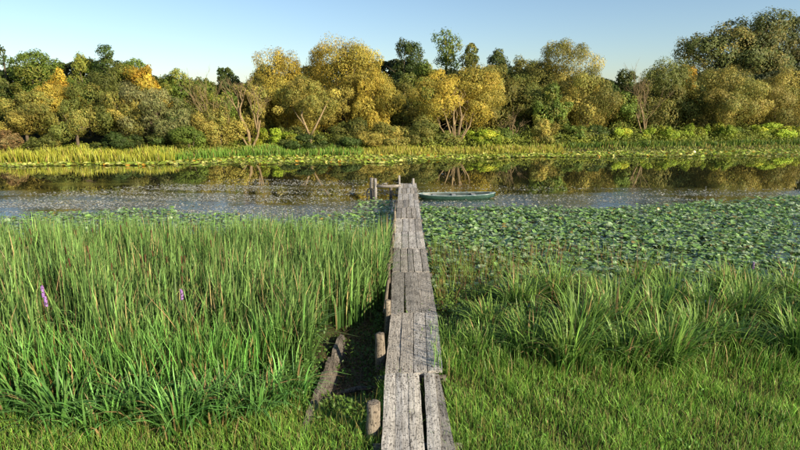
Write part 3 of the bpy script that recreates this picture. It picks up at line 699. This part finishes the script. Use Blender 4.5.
def leafy(name, label, cx, cy, sx, sy, z0, h, n_, col_, L=.07, W=.04, cat='weeds'):
    x = cx + rng.normal(0, sx, n_); y = cy + rng.normal(0, sy, n_)
    z = ground(x, y) + z0 + rng.random(n_) ** 1.2 * h * (.6 + .4 * wob(x, y, 3.))
    N = rng.normal(size=(n_, 3)) * .6 + np.array([0, -.3, 1])
    V_, F_ = leaf_quads(np.stack([x, y, z], -1), N, L * rng.uniform(.6, 1.3, n_), W * rng.uniform(.6, 1.3, n_), .0)
    c = np.asarray(col_)[None] * np.exp(rng.normal(0, .25, n_))[:, None]
    o = link(name, np_mesh(name, V_, F_, np.repeat(c, 4, 0)), M['grass'])
    return set_props(o, label, cat, kind='stuff')
leafy('ditch_weeds', 'small leafy weeds covering the sides of the dark ditch', -.86, 8.9, .30, 1.6, 0, .20, 1700, (.07, .12, .02), .06, .035)
leafy('bramble_leaves', 'round-leaved green weeds in the dark hollow left of the ditch', -1.95, 7.75, .28, .5, 0, .62, 2600, (.055, .11, .018), .055, .04)
leafy('fern_leaves', 'fresh green leafy weeds between the rotten boards and the near post', -.82, 6.7, .20, .3, 0, .20, 1000, (.11, .20, .03), .07, .03)
leafy('board_weeds', 'leafy weeds growing over the rotten boards', -1.55, 7.6, .16, .75, .05, .42, 1500, (.09, .18, .03), .055, .03)
leafy('walkway_edge_weeds', 'leafy marsh weeds along the right side of the planks', 1.35, 11.3, .55, 1.3, .05, .45, 7000, (.11, .19, .03), .06, .035)
leafy('plank_side_weeds', 'leafy weeds along the left side of the planks', -.46, 11.2, .07, 1.8, 0, .30, 1300, (.075, .13, .022), .06, .035)

# --- foreground lawn
ls = Strips()
nn = 92000; y = 4.4 + rng.random(nn) * 4.4; x = rng.uniform(-1, 1, nn) * (.78 * y + .8)
keep = np.where(x > 0, y < 8.25 + .3 * np.sin(x * 1.8), y < np.interp(x, [-9, -2.6, -1.7], [6.7, 6.75, 7.5]) + .15 * np.sin(x * 2.3))
keep &= ~((np.abs(x - dockx(y)) < .40) & (rng.random(nn) < .93))
keep &= ~((np.abs(x - ditch_x(y)) < .46) & (rng.random(nn) < sst(6.0, 7.1, y)))
x, y = x[keep], y[keep]
pt_ = .75 + .35 * wob(x, y, 2.2, 1.)
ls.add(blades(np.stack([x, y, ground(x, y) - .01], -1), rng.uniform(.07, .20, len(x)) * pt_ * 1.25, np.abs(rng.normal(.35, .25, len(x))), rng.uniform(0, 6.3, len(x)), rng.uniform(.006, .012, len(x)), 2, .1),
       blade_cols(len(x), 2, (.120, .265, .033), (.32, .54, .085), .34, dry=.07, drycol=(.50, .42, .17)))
# seed stalks
nn = 5200; y = 4.6 + rng.random(nn) * 3.6; x = rng.uniform(-1, 1, nn) * (.78 * y + .6); k = (np.abs(x - dockx(y)) > .46) & ~((x < 0) & (y > 6.6)); x, y = x[k], y[k]
ls.add(blades(np.stack([x, y, ground(x, y)], -1), rng.uniform(.18, .40, len(x)), np.abs(rng.normal(.2, .15, len(x))), rng.uniform(0, 6.3, len(x)), rng.uniform(.003, .006, len(x)), 3, .1),
       blade_cols(len(x), 3, (.14, .17, .03), (.36, .30, .10), .2))
# taller tangled grass fading into the sedge, and broad-leaved weeds
nn = 9000; x = rng.uniform(.5, 8, nn); y = 7.2 + rng.random(nn) ** 1.0 * 1.9; k = rng.random(nn) < .6 + .6 * wob(x, y, 1.7, 2); x, y = x[k], y[k]
ls.add(blades(np.stack([x, y, ground(x, y)], -1), rng.uniform(.2, .55, len(x)), np.abs(rng.normal(.25, .2, len(x))), rng.uniform(0, 6.3, len(x)), rng.uniform(.006, .012, len(x)), 3, .12),
       blade_cols(len(x), 3, (.08, .20, .025), (.26, .44, .08), .3, dry=.12, drycol=(.45, .36, .15)))
nn = 5200; y = 4.8 + rng.random(nn) * 3.2; x = rng.uniform(-1, 1, nn) * (.78 * y + .3); k = (wob(x, y, 2.6, 5.) > .25) & (np.abs(x - dockx(y)) > .44); x, y = x[k], y[k]
V_, F_ = leaf_quads(np.stack([x, y, ground(x, y) + rng.uniform(.02, .13, len(x))], -1), rng.normal(size=(len(x), 3)) * .45 + np.array([0, -.2, 1]), rng.uniform(.03, .07, len(x)), rng.uniform(.02, .04, len(x)))
ls.add((V_, F_), np.repeat(np.array([[.11, .24, .035]]) * np.exp(rng.normal(0, .25, (len(x), 1))), 4, 0))
set_props(link('lawn_grass', ls.mesh('lawn_grass'), M['grass']), 'rough yellow-green grass on the near bank', 'grass', kind='stuff')

# --- far bank herb layer and reeds
fs = Strips()
def far_strip(x0, x1, d0, d1, n_, h, base, tip, dry=.1, wd=(.03, .06), drycol=(.38, .28, .08)):
    x = rng.uniform(x0, x1, n_); y = yfar(x) + rng.uniform(d0, d1, n_)
    fs.add(blades(np.stack([x, y, np.maximum(ground(x, y), -.05)], -1), h * rng.uniform(.5, 1.2, n_) * (1 + .32 * wob(x, y, .9)), np.abs(rng.normal(.15, .12, n_)), rng.uniform(0, 6.3, n_), rng.uniform(*wd, n_), 3, .05),
           blade_cols(n_, 3, base, tip, .2, dry=dry, drycol=drycol))
far_strip(-45, -16.6, -1.1, 1.4, 9000, .80, (.22, .25, .03), (.42, .42, .05))
far_strip(-18, -3, -.6, 1.2, 4200, .62, (.10, .20, .028), (.20, .33, .045))
far_strip(-45, 50, 1.2, 5.5, 11000, .40, (.15, .21, .028), (.30, .36, .045))
far_strip(-3.5, 14, -.5, 1.6, 5200, .42, (.24, .27, .04), (.44, .42, .06), dry=.15)
far_strip(14, 50, -.4, 1.4, 5000, .22, (.15, .20, .035), (.27, .32, .06), dry=.15)
far_strip(15, 50, 1.6, 2.8, 6000, .50, (.06, .12, .02), (.13, .21, .03), dry=.04)
far_strip(17, 50, 3.0, 4.0, 4000, .45, (.26, .27, .05), (.44, .40, .09), dry=.35)
set_props(link('far_reeds', fs.mesh('far_reeds'), M['reed']), 'sunlit yellow-green reeds and grass along the far shore', 'reeds', kind='stuff')

# ------------------------------------------------------------------ floating leaves
def pad_geo(R, tilt, seed, k=9, curl=.12):
    """one notched leaf around the origin"""
    rr = random.Random(seed); V = [(0, 0, 0)]
    for i_ in range(k + 1):
        a = math.radians(14) + i_ * (2 * math.pi - math.radians(28)) / k
        r_ = R * rr.uniform(.9, 1.06); V.append((r_ * math.cos(a), r_ * math.sin(a) * .88, R * curl * math.sin(a * 2 + seed) + R * curl * .6))
    return np.array(V), np.array([[0, i_ + 1, i_ + 2] for i_ in range(k)])
protos = [pad_geo(1, 0, s_, curl=.10 + .05 * (s_ % 3)) for s_ in range(6)]
def rotmat(tx, ty, rz):
    cx, sx = np.cos(tx), np.sin(tx); cy, sy = np.cos(ty), np.sin(ty); cz_, sz_ = np.cos(rz), np.sin(rz)
    o = np.zeros_like(cx); i1 = o + 1
    Rx = np.stack([i1, o, o, o, cx, -sx, o, sx, cx], -1).reshape(-1, 3, 3)
    Ry = np.stack([cy, o, sy, o, i1, o, -sy, o, cy], -1).reshape(-1, 3, 3)
    Rz = np.stack([cz_, -sz_, o, sz_, cz_, o, o, o, i1], -1).reshape(-1, 3, 3)
    return Rx @ Ry @ Rz
def pad_mass(P, R, tilt, cols):
    Vl, Fl, Cl, n_ = [], [], [], 0
    for s_ in range(6):
        ix = np.arange(s_, len(P), 6)
        if not len(ix): continue
        V0, F0 = protos[s_]
        RM = rotmat(rng.normal(0, 1, len(ix)) * tilt[ix], rng.normal(0, 1, len(ix)) * tilt[ix], rng.uniform(0, 6.3, len(ix)))
        V_ = np.einsum('nij,kj->nki', RM, V0) * R[ix][:, None, None] + P[ix][:, None]
        Vl.append(V_.reshape(-1, 3)); Fl.append((F0[None] + (np.arange(len(ix)) * len(V0))[:, None, None]).reshape(-1, 3) + n_); n_ += len(ix) * len(V0)
        Cl.append(np.repeat(cols[ix], len(V0), 0))
    return np.vstack(Vl), np.concatenate(Fl), np.vstack(Cl)
def pad_cols(n_, dry=.03):
    c = np.array([[.185, .320, .080]]) * np.exp(rng.normal(0, .22, (n_, 1)))
    pale = rng.random(n_) < .34; c[pale] = np.array([.31, .41, .22]) * np.exp(rng.normal(0, .15, (pale.sum(), 1)))  # pale share: whitish sky glints put into the leaf colour
    d = rng.random(n_) < dry; c[d] = (.30, .22, .05)
    return c
nn = 43000
px_ = rng.uniform(395, 860, nn); back = np.interp(px_, [395, 440, 520, 600, 680, 800, 860], [23.0, 21.6, 21.8, 21.4, 22.5, 24.6, 25])
y = 11.5 + rng.random(nn) * (back - 11.5); x = (px_ - 400) / F * y * 1.03
k = (x > dockx(y) + .52) & (rng.random(nn) < .70 + .7 * wob(x, y, 1.5)); x, y = x[k], y[k]
y2 = rng.uniform(15.5, 21.4, 6500); x2 = -rng.random(6500) * .78 * y2; k2 = (y2 > 15.2 + .4 * np.sin(x2)) & (x2 < dockx(y2) - .5) & (y2 < 20.6 + .9 * np.sin(x2 * .55 + 1) + .4 * np.sin(x2 * 1.7)); x2, y2 = x2[k2], y2[k2]
y3 = rng.uniform(20, 23.4, 420); x3 = rng.uniform(-1.9, -.35, 420); k3 = rng.random(420) < .55 + .5 * wob(x3, y3, 1.3); x3, y3 = x3[k3], y3[k3]
x = np.concatenate([x, x2, x3]); y = np.concatenate([y, y2, y3])
R = .045 + .070 * rng.random(len(x)) ** 1.4; tilt = np.where(rng.random(len(x)) < .72, .06, .30)
z = .02 + rng.random(len(x)) * .03 + tilt * R * 1.2 + np.where(rng.random(len(x)) < .35, rng.uniform(0, .13, len(x)), 0)
cols = pad_cols(len(x)); P = np.stack([x, y, z], -1)
# the largest (nearest) ones are objects of their own
ordr = np.argsort(y + rng.random(len(y)) * .2); sel = [i_ for i_ in ordr if x[i_] > 0 and x[i_] < 9.5][:290]
mask = np.ones(len(x), bool); mask[sel] = False
V_, F_, C_ = pad_mass(P[mask], R[mask], tilt[mask], cols[mask])
set_props(link('lily_pads', np_mesh('lily_pads', V_, F_, C_), M['pad']), 'thick mass of lily pads spreading over the water beyond the near row', 'lily pads', kind='stuff')
pm = []
for s_ in range(6):
    for q in range(2):
        c = pad_cols(1, 0)[0]; pm.append(np_mesh('lily_pad', protos[s_][0], protos[s_][1], np.repeat(c[None], len(protos[s_][0]), 0)))
        pm[-1].materials.append(M['pad'])
for i_ in sel:
    o = bpy.data.objects.new('lily_pad', pm[i_ % 12]); COL.objects.link(o); o.location = P[i_]; o.scale = (R[i_],) * 3
    o.rotation_euler = (rnd.gauss(0, tilt[i_]), rnd.gauss(0, tilt[i_]), rnd.uniform(0, 6.3))
    set_props(o, 'lily pad in the nearest row of pads behind the sedge right of the walkway', 'lily pad', 'nearest lily pads right of the walkway')

# far pads
nn = 12000; x = rng.uniform(-46, 52, nn); y = yfront(x) + (yfar(x) + .3 - yfront(x)) * rng.random(nn); y += .30 * np.sin(x * .8) + .22 * np.sin(x * 2.3 + 1) - (rng.random(nn) < .05) * rng.uniform(0, 1.6, nn)
R = rng.uniform(.10, .19, nn); tilt = np.where(rng.random(nn) < .6, .06, .30)
cf = pad_cols(nn, .06); cf = cf * np.array([1.6, 1.2, .6])
V_, F_, C_ = pad_mass(np.stack([x, y, .02 + tilt * R + rng.random(nn) * .03], -1), R, tilt, cf)
set_props(link('far_lily_pads', np_mesh('far_lily_pads', V_, F_, C_), M['pad']), 'pale strip of floating pads along the far shore', 'lily pads', kind='stuff')

# floating weed: small grey-green leaves on the quiet water
nn = 150000; x = rng.uniform(-30, 30, nn); y = rng.uniform(19, 32.5, nn)
lim = np.interp(x, [-34, -18, -10, -5, 0, 10, 34], [24.5, 25.5, 30, 31, 29, 27.5, 27])
dens = np.interp(x, [-12, -4, 0, 30], [1.0, .55, .30, .40]) * np.clip((lim - y) / 3.0 + .1, 0, 1) * np.clip(.62 + 1.3 * wob(x * .32 + .25 * y, y * 2.0, .9, 2), .12, 1)
k = rng.random(nn) < dens; x, y = x[k], y[k]; nn = len(x)
V_, F_ = leaf_quads(np.stack([x, y, .008 + rng.random(nn) * .012], -1), rng.normal(size=(nn, 3)) * .10 + np.array([0, 0, 1.]), rng.uniform(.05, .13, nn), rng.uniform(.04, .09, nn))
c = np.array([[.42, .41, .33]]) * np.exp(rng.normal(0, .25, (nn, 1))); q = rng.random(nn) < .12; c[q] = (.32, .26, .07)
set_props(link('floating_weed', np_mesh('floating_weed', V_, F_, np.repeat(c, 4, 0)), M['weed']), 'small grey-green leaves floating on the water left and right of the walkway end', 'water weed', kind='stuff')

# ------------------------------------------------------------------ the walkway
def board(x0a, x1a, x0b, x1b, ya, yb, z, th=.04, seg=10, seed=0, sag=.0, ragged=.012):
    """plank between y=ya and yb; left/right edges run from (x0a,x1a) to (x0b,x1b)"""
    rr = random.Random(seed); V = []; nx_ = 3
    zt = [rr.uniform(-.004, .004) for _ in range(nx_)]; roll = rr.uniform(-.010, .010)
    ea = [rr.uniform(-ragged, ragged) for _ in range(nx_)]; eb = [rr.uniform(-ragged, ragged) for _ in range(nx_)]
    for s_ in range(seg + 1):
        t = s_ / seg; xl = x0a + (x0b - x0a) * t + rr.uniform(-1, 1) * .0035; xr = x1a + (x1b - x1a) * t + rr.uniform(-1, 1) * .0035
        if s_ in (0, seg): xl += .004; xr -= .004
        zz_ = z + sag * math.sin(t * math.pi) + rr.uniform(-1, 1) * .002
        for j in range(nx_):
            u = j / (nx_ - 1); e = (ea[j] if s_ == 0 else eb[j] if s_ == seg else 0)
            V.append((xl + (xr - xl) * u, ya + (yb - ya) * t + e, zz_ + zt[j] + roll * (u - .5) + (0 if 0 < j < nx_ - 1 else -.003)))
    nt_ = len(V); V += [(a, b_, c_ - th) for a, b_, c_ in V]
    Fq = []
    for s_ in range(seg):
        for j in range(nx_ - 1):
            a = s_ * nx_ + j; Fq.append((a, a + 1, a + nx_ + 1, a + nx_)); Fq.append((a + nt_, a + nt_ + nx_, a + nt_ + nx_ + 1, a + nt_ + 1))
        a = s_ * nx_; Fq.append((a, a + nx_, a + nx_ + nt_, a + nt_)); a += nx_ - 1; Fq.append((a, a + nt_, a + nt_ + nx_, a + nx_))
    for j in range(nx_ - 1):
        Fq.append((j, j + nt_, j + nt_ + 1, j + 1)); a = seg * nx_ + j; Fq.append((a, a + 1, a + 1 + nt_, a + nt_))
    V = np.array(V); c_ = V.mean(0)
    me = np_mesh('plank', V - c_, np.array(Fq)); return me, c_
DZ = .5
walk = empty('plank_walkway', (dn_.x, dn_.y - .6, 0))
set_props(walk, 'long narrow walkway of weathered grey planks running out over the water', 'walkway')
org = np.array(walk.location)
def edges(py):                                    # left and right plank edge in the photograph
    return (np.interp(py, [183, 231, 271, 312, 373, 450, 520], [399, 394.5, 392, 391, 385, 382, 378]),
            np.interp(py, [183, 231, 271, 312, 373, 450, 520], [416.5, 423, 430, 437, 443, 456, 468]))
joints = [520, 372.7, 312.6, 271.5, 248, 231, 218, 207.5, 199.5, 193, 187.5, 183.2]
W4 = {0: [(0, .185), (.19, .385), (.39, .585), (.59, .775)], 1: [(0, .24), (.25, .49), (.50, .735), (.745, 1.0)], 2: [(0, .30), (.335, .66), (.665, .99)]}
for s_ in range(len(joints) - 1):
    pa, pb = joints[s_], joints[s_ + 1]
    ga, gb = .008, .010
    la, ra_ = edges(pa); lb, rb_ = edges(pb)
    A0, A1, B0, B1 = at(la, pa, DZ), at(ra_, pa, DZ), at(lb, pb, DZ), at(rb_, pb, DZ)
    lay = W4.get(s_)
    if lay is None:
        cuts = [0] + sorted(min(.85, max(.15, c_ + rnd.uniform(-.04, .04))) for c_ in ((.25, .5, .75) if s_ % 3 else (.2, .42, .62, .82))) + [1]
        lay = [(cuts[q] + .012, cuts[q + 1] - .012) for q in range(len(cuts) - 1)]
    if s_ == 0:
        lay = lay + [(.815, .995)]
    for q, (u0, u1) in enumerate(lay):
        x0a = A0.x + (A1.x - A0.x) * u0; x1a = A0.x + (A1.x - A0.x) * u1
        x0b = B0.x + (B1.x - B0.x) * u0; x1b = B0.x + (B1.x - B0.x) * u1
        z = DZ + rnd.uniform(-.006, .006) - .0035 * s_ % .01
        ya, yb = A0.y + ga, B0.y - gb
        if s_ == 0 and q == 4: x0b -= .04; x1b -= .05; z -= .015; x0a += .03; x1a += .03; yb += .02
        if s_ == 0 and q == 3: x0b += .07; x1b += .07
        if s_ == 1 and q == 3: z += .016; ya += .05; x1a += .0
        if s_ == 2 and q == 0: x1a -= .02; x1b += .02
        me, c_ = board(x0a, x1a, x0b, x1b, ya, yb, z, .042, 12, s_ * 10 + q, sag=rnd.uniform(-.012, .004))
        pl = link('plank', me, M['plank'], walk, c_ - org)
        if s_ == 0 and q == 4: pl['label'] = 'loose nearest plank set apart by a dark gap'
        nails = Geo()
        for yy_ in (ya + .10, yb - .10):
            for f_ in (.28, .72):
                t = (yy_ - ya) / (yb - ya); xn = (x0a + (x0b - x0a) * t) * (1 - f_) + (x1a + (x1b - x1a) * t) * f_
                nails.tube([(xn, yy_, z - .008), (xn, yy_, z + .007)], [.0085, .0085], 6)
        o = link('nails', nails.mesh('nails'), M['nail'], pl); o.location = -c_; set_props(o, kind='stuff')
    # bearer and the piles under each joint
    gt = Geo(); ym = A0.y if s_ else B0.y - 1.6
    gt.tube([(A0.x - .12 if s_ else B0.x - .1, ym, DZ - .105), (A1.x + .05 if s_ else B1.x + .1, ym + .02, DZ - .10)], [.055, .052], 8)
    me = gt.mesh('bearer'); o = link('bearer', me, M['bearer'], walk); o.location = -org
    if s_ > 0:
        for xs in (A0.x + .03, A1.x - .06):
            gt = Geo(); gt.tube([(0, 0, -.7), (.01, .01, DZ - .16)], [.06, .05], 8)
            link('pile', gt.mesh('pile'), M['greypost'], walk, np.array([xs, ym + .11, 0]) - org)

def post(parent, x, y, ztop, zbot, r, mat='post', lean=(0, 0), seed=0, k=12, name='post'):
    rr = random.Random(seed); gt = Geo(); L = ztop - zbot
    P = []; R = []
    for q in range(8):
        t = q / 7; P.append((lean[0] * t + rr.uniform(-1, 1) * r * .10, lean[1] * t + rr.uniform(-1, 1) * r * .1, zbot + L * t)); R.append(r * (1.12 - .14 * t) * rr.uniform(.94, 1.05))
    P.append((P[-1][0], P[-1][1], ztop + r * .10)); R.append(r * .72)
    gt.tube(P, R, k); me = gt.mesh(name)
    # flatten a side, roughen the head
    n_ = len(me.vertices); co = np.empty(n_ * 3, np.float32); me.vertices.foreach_get('co', co); co = co.reshape(-1, 3)
    th_ = np.arctan2(co[:, 1] - lean[1], co[:, 0] - lean[0]); k_r = 1 + .07 * np.sin(2 * th_ + seed) + .05 * np.sin(5 * th_ + seed * 2 + co[:, 2] * 3)
    co[:, 0] *= k_r; co[:, 1] *= k_r
    tp = co[:, 2] > ztop - .01; co[tp, 2] += np.array([rr.uniform(-1, 1) for _ in range(tp.sum())]) * r * .14
    me.vertices.foreach_set('co', co.ravel())
    return link(name, me, M[mat], parent, np.array([x, y, 0]) - org)
# row of posts on the left side: (pixel x, pixel top, height of the head, radius)
POSTS = [(371.5, 403, .80, .083), (380.5, 334, .80, .075), (386.5, 300.5, .76, .055), (388.5, 264, .90, .042), (391.5, 248, .86, .040), (393, 235, .84, .036),
         (394.5, 222, .82, .034), (395.5, 211, .82, .032)]
for q, (px, py, zt, r) in enumerate(POSTS):
    p_ = at(px, py, zt); post(walk, p_.x, p_.y, zt, min(float(ground(p_.x, p_.y)), 0) - .3, r, 'post', (rnd.uniform(-.02, .03), 0), q)
p_ = at(399.2, 175.5, .92); post(walk, p_.x, p_.y, .92, -.8, .050, 'greypost', seed=31)
p_ = at(413.2, 178.5, .75); post(walk, p_.x, p_.y, .75, -.8, .055, 'greypost', seed=32)
# rough pole lying along the left plank edge
gt = Geo(); PL = [at(px, py, .52) for px, py in [(386.5, 312), (388.6, 290), (390.2, 272), (391.4, 256), (392.6, 243), (393.6, 232), (394.8, 220), (395.8, 210), (397, 200)]]
PL = [np.array(v) + np.array([-.035, 0, rnd.uniform(-.012, .012)]) for v in PL]
gt.tube(PL, [.034, .036, .033, .034, .030, .031, .028, .027, .022], 8); o = link('side_pole', gt.mesh('side_pole'), M['post'], walk); o.location = -org
# mooring frame at the far end, reaching left
fy = at(374, 186, .5).y
pf = at(371, 178, .88); post(walk, pf.x, pf.y, .88, -.8, .085, 'greypost', (.02, 0), 41, name='mooring_post'); px1 = pf.x
pf = at(375.4, 178.5, .86); post(walk, pf.x, pf.y, .86, -.8, .075, 'greypost', (-.01, 0), 42, name='mooring_post'); fy = pf.y
pf = at(391, 188, .42); post(walk, pf.x, fy + .02, .43, -.8, .075, 'bearer', (0, 0), 43, name='mooring_post')
a_ = at(376, 186.5, .5); b2_ = at(399, 185.5, .5)
gt = Geo(); gt.tube([(a_.x - .02, fy, .51), ((a_.x + b2_.x) / 2, fy + .01, .49), (b2_.x + .10, fy, .52)], [.072, .068, .070], 9)
o = link('cross_rail', gt.mesh('cross_rail'), M['railwood'], walk); o.location = -org
gt = Geo(); pp = at(385, 182, .6); gt.tube([(pp.x - .12, fy, .62), (pp.x + .12, fy, .625)], [.026, .026], 7); gt.tube([(pp.x - .11, fy, .5), (pp.x - .10, fy, .62)], [.02, .02], 6); gt.tube([(pp.x + .10, fy, .5), (pp.x + .10, fy, .62)], [.02, .02], 6)
o = link('cleat', gt.mesh('cleat'), M['railwood'], walk); o.location = -org
# rubber hoop hanging at the mooring post
gt = Geo(); pr = at(369.2, 197, .25); an = np.linspace(0, 2 * math.pi, 25)
gt.tube([(pr.x - .02 + .16 * math.cos(a), pf.y - .10, .16 + .26 * math.sin(a)) for a in an], [.032] * 25, 8, cap=False)
set_props(link('rubber_hoop', gt.mesh('rubber_hoop'), M['rubber']), 'black rubber fender hoop hanging on the outer left mooring post', 'fender')

# ------------------------------------------------------------------ boat
def paint_mat(name, c, c2, rough=.45):
    m, n, out = new_mat(name)
    tc = nd(n, "ShaderNodeTexCoord"); no = nd(n, "ShaderNodeTexNoise", i={"Scale": 5., "Detail": 7., "Roughness": .7}); n.links.new(tc.outputs["Object"], no.inputs["Vector"])
    r = ramp(n, no.outputs[0], [(.4, c), (.62, c2)]); p = nd(n, "ShaderNodeBsdfPrincipled", i={"Roughness": rough})
    n.links.new(r.outputs[0], p.inputs["Base Color"]); n.links.new(p.outputs[0], out.inputs[0]); return m
M['bgreen'] = paint_mat('green_boat_paint', (.010, .045, .030), (.025, .075, .05)); M['bblue'] = paint_mat('pale_gunwale_paint', (.09, .17, .18), (.30, .35, .34))
M['binner'] = paint_mat('boat_inside_paint', (.025, .04, .035), (.06, .075, .065)); M['bseat'] = paint_mat('boat_seat_wood', (.22, .22, .20), (.40, .39, .36))
bl, br_ = at(417, 196, .1), at(496, 196.5, .1); BL = br_.x - bl.x; bc = (bl + br_) / 2
boat = empty('rowing_boat', (bc.x, bc.y + .1, 0), .02); set_props(boat, 'long narrow green flat boat moored beside the end of the walkway', 'boat')
hl = BL / 2; NS = 24
def sec(t):                                         # t -1..1 along the boat
    wv = (.36 * (1 - abs(t) ** 2.6) ** .75 + .10 * (1 - abs(t) ** 8)) ; sheer = .17 + .05 * t * t + .02 * t; keel = -.06 + .15 * abs(t) ** 4
    return max(wv, .02), sheer, keel
def hull(off, zoff):
    V = []
    for q in range(NS + 1):
        t = -1 + 2 * q / NS; wv, sh, ke = sec(t); wv = max(wv - off, .01); ke += zoff
        xx_ = t * (hl - off)
        for (a, b_) in ((-1, sh), (-.93, sh * .5 + ke * .5), (-.74, ke), (0, ke - .01), (.74, ke), (.93, sh * .5 + ke * .5), (1, sh)): V.append((xx_, a * wv, b_))
    Fq = [(q * 7 + j, q * 7 + j + 1, (q + 1) * 7 + j + 1, (q + 1) * 7 + j) for q in range(NS) for j in range(6)]
    Fq += [(0, 1, 5, 6), (1, 2, 4, 5), (2, 3, 4, 4)]; e = NS * 7; Fq += [(e + 6, e + 5, e + 1, e), (e + 5, e + 4, e + 2, e + 1), (e + 4, e + 3, e + 2, e + 2)]
    G_ = Geo(); G_.add(V, Fq); return G_
link('hull', hull(0, 0).mesh('hull'), M['bgreen'], boat); link('inner_hull', hull(.025, .02).mesh('inner_hull'), M['binner'], boat)
for sgn in (-1, 1):
    gt = Geo(); gt.tube([(t * hl, sgn * sec(t)[0] * 1.01, sec(t)[1] + .008) for t in np.linspace(-1, 1, 25)], [.021] * 25, 6); link('gunwale', gt.mesh('gunwale'), M['bblue'], boat)
for t in (-.55, -.05, .45):
    wv, sh, ke = sec(t); G_ = Geo(); h_ = .09
    V = [(t * hl + a * h_, b_ * (wv - .03), sh - .06 + c_) for c_ in (0, .025) for a, b_ in ((-1, -1), (1, -1), (1, 1), (-1, 1))]
    G_.add(V, [(0, 3, 2, 1), (4, 5, 6, 7), (0, 1, 5, 4), (1, 2, 6, 5), (2, 3, 7, 6), (3, 0, 4, 7)]); link('seat', G_.mesh('seat', False), M['bseat'], boat)
for t in (-.93, .93):
    wv, sh, ke = sec(t); G_ = Geo(); x0, x1 = (t - .065) * hl, (t + .065) * hl; wa, wb = sec(t - .065)[0], sec(min(t + .065, 1))[0]
    if t < 0: wa, wb = sec(-.995)[0], sec(t + .065)[0]
    V = [(x0, -wa, sh + .002 + c_) for c_ in (0,)] + [(x1, -wb, sh + .002), (x1, wb, sh + .002), (x0, wa, sh + .002)]
    V += [(a, b_, c_ - .02) for a, b_, c_ in V]
    G_.add(V, [(0, 1, 2, 3), (4, 7, 6, 5), (0, 4, 5, 1), (1, 5, 6, 2), (2, 6, 7, 3), (3, 7, 4, 0)]); link('end_deck', G_.mesh('end_deck', False), M['bblue'], boat)
gt = Geo(); gt.tube([(bl.x + .05, bc.y + .1, .26), (bl.x - .08, bc.y + .12, .10), (float(dockx(bc.y)) + .4, bc.y + .2, .34)], [.009] * 3, 5)
set_props(link('mooring_rope', gt.mesh('mooring_rope'), M['bseat']), 'thin slack rope between the green boat and the walkway', 'rope')

# ------------------------------------------------------------------ rotten boards along the ditch
rot = empty('rotten_bank_boards', tuple(at(303, 432, .3))); set_props(rot, 'rotten grey boards standing on edge along the left side of the ditch', 'boards')
ro = np.array(rot.location)
for q, (pa, pb, zt, hh) in enumerate([((298, 434), (314, 392), .42, .36), ((312, 398), (328, 358), .36, .36), ((328, 362), (340, 330), .28, .34)]):
    A = at(*pa, zt); B = at(*pb, zt); V = []; rr = random.Random(q); sg = 12
    for s_ in range(sg + 1):
        t = s_ / sg; x_ = A.x + (B.x - A.x) * t; y_ = A.y + (B.y - A.y) * t; top_ = zt + rr.uniform(-.035, .035) - .08 * (t - .5) ** 2 * 4 * (q != 1)
        V += [(x_ + .11, y_, zt - hh), (x_ + .20, y_, zt - hh), (x_ + .055, y_, top_ - .01), (x_, y_ + .01, top_)]
    Fq = [(s_ * 4 + j, s_ * 4 + (j + 1) % 4, s_ * 4 + 4 + (j + 1) % 4, s_ * 4 + 4 + j) for s_ in range(sg) for j in range(4)] + [(0, 1, 2, 3), (sg * 4 + 3, sg * 4 + 2, sg * 4 + 1, sg * 4)]
    G_ = Geo(); V = np.array(V); c_ = V.mean(0); G_.add(V - c_, Fq); link('board', G_.mesh('board', False), M['oldboard'], rot, c_ - ro)
gt = Geo(); a_, b2_ = at(337, 393, .16), at(377, 388, .16); gt.tube([a_ - Vector((0, 0, .02)), (a_ + b2_) / 2 + Vector((0, .02, .02)), b2_], [.035, .04, .032], 8)
set_props(link('fallen_pole', gt.mesh('fallen_pole'), M['oldboard']), 'dark pole lying across the ditch towards the second post', 'pole')
# dead litter in the ditch
nn = 3200; y = rng.uniform(6.6, 11.8, nn); x = ditch_x(y) + rng.normal(0, .24, nn)
V_, F_ = blades(np.stack([x, y, ground(x, y) + .01], -1), rng.uniform(.02, .16, nn), rng.uniform(.5, 3, nn), rng.uniform(0, 6.3, nn), rng.uniform(.006, .015, nn), 2, .5)
set_props(link('ditch_litter', np_mesh('ditch_litter', V_, F_, blade_cols(nn, 2, (.12, .08, .05), (.20, .13, .08), .3)), M['grass']), 'dead brown stalks littering the dark ditch', 'litter', kind='stuff')

# loosestrife with purple spikes ------------------------------------------
m_, n_, o_ = new_mat('purple_petals'); p_ = nd(n_, "ShaderNodeBsdfPrincipled", i={"Base Color": (.26, .12, .36, 1), "Roughness": .6}); n_.links.new(p_.outputs[0], o_.inputs[0]); M['purple'] = m_
for px, py, h_, lab in [(46, 312, 1.35, 'purple flower spike rising from the reeds near the left edge'), (49, 322, 1.2, 'shorter purple flower spike just beside the one near the left edge'),
                        (184, 316, 1.3, 'purple flower spike in the middle of the left reeds'), (754, 262, .9, 'purple flower spike among the pads near the right edge')]:
    p_ = at(px, py, h_ - .05 if px < 400 else .8); gz = float(ground(p_.x, p_.y)); e = empty('loosestrife', (p_.x, p_.y, max(gz, -.1))); set_props(e, lab, 'wildflower')
    gt = Geo(); gt.tube([(0, 0, 0), (.02, 0, h_ * .5), (0, 0, h_)], [.006, .005, .003], 5); link('stem', gt.mesh('stem'), M['stalk'], e)
    q = 64; zz_ = h_ - rng.random(q) * .16; a = rng.uniform(0, 6.3, q); N = np.stack([np.cos(a), np.sin(a), a * 0 + .2], -1)
    V_, F_ = leaf_quads(np.stack([np.cos(a) * .018, np.sin(a) * .018, zz_], -1), N, np.full(q, .035), np.full(q, .022)); link('flower_spike', np_mesh('flower_spike', V_, F_), M['purple'], e)
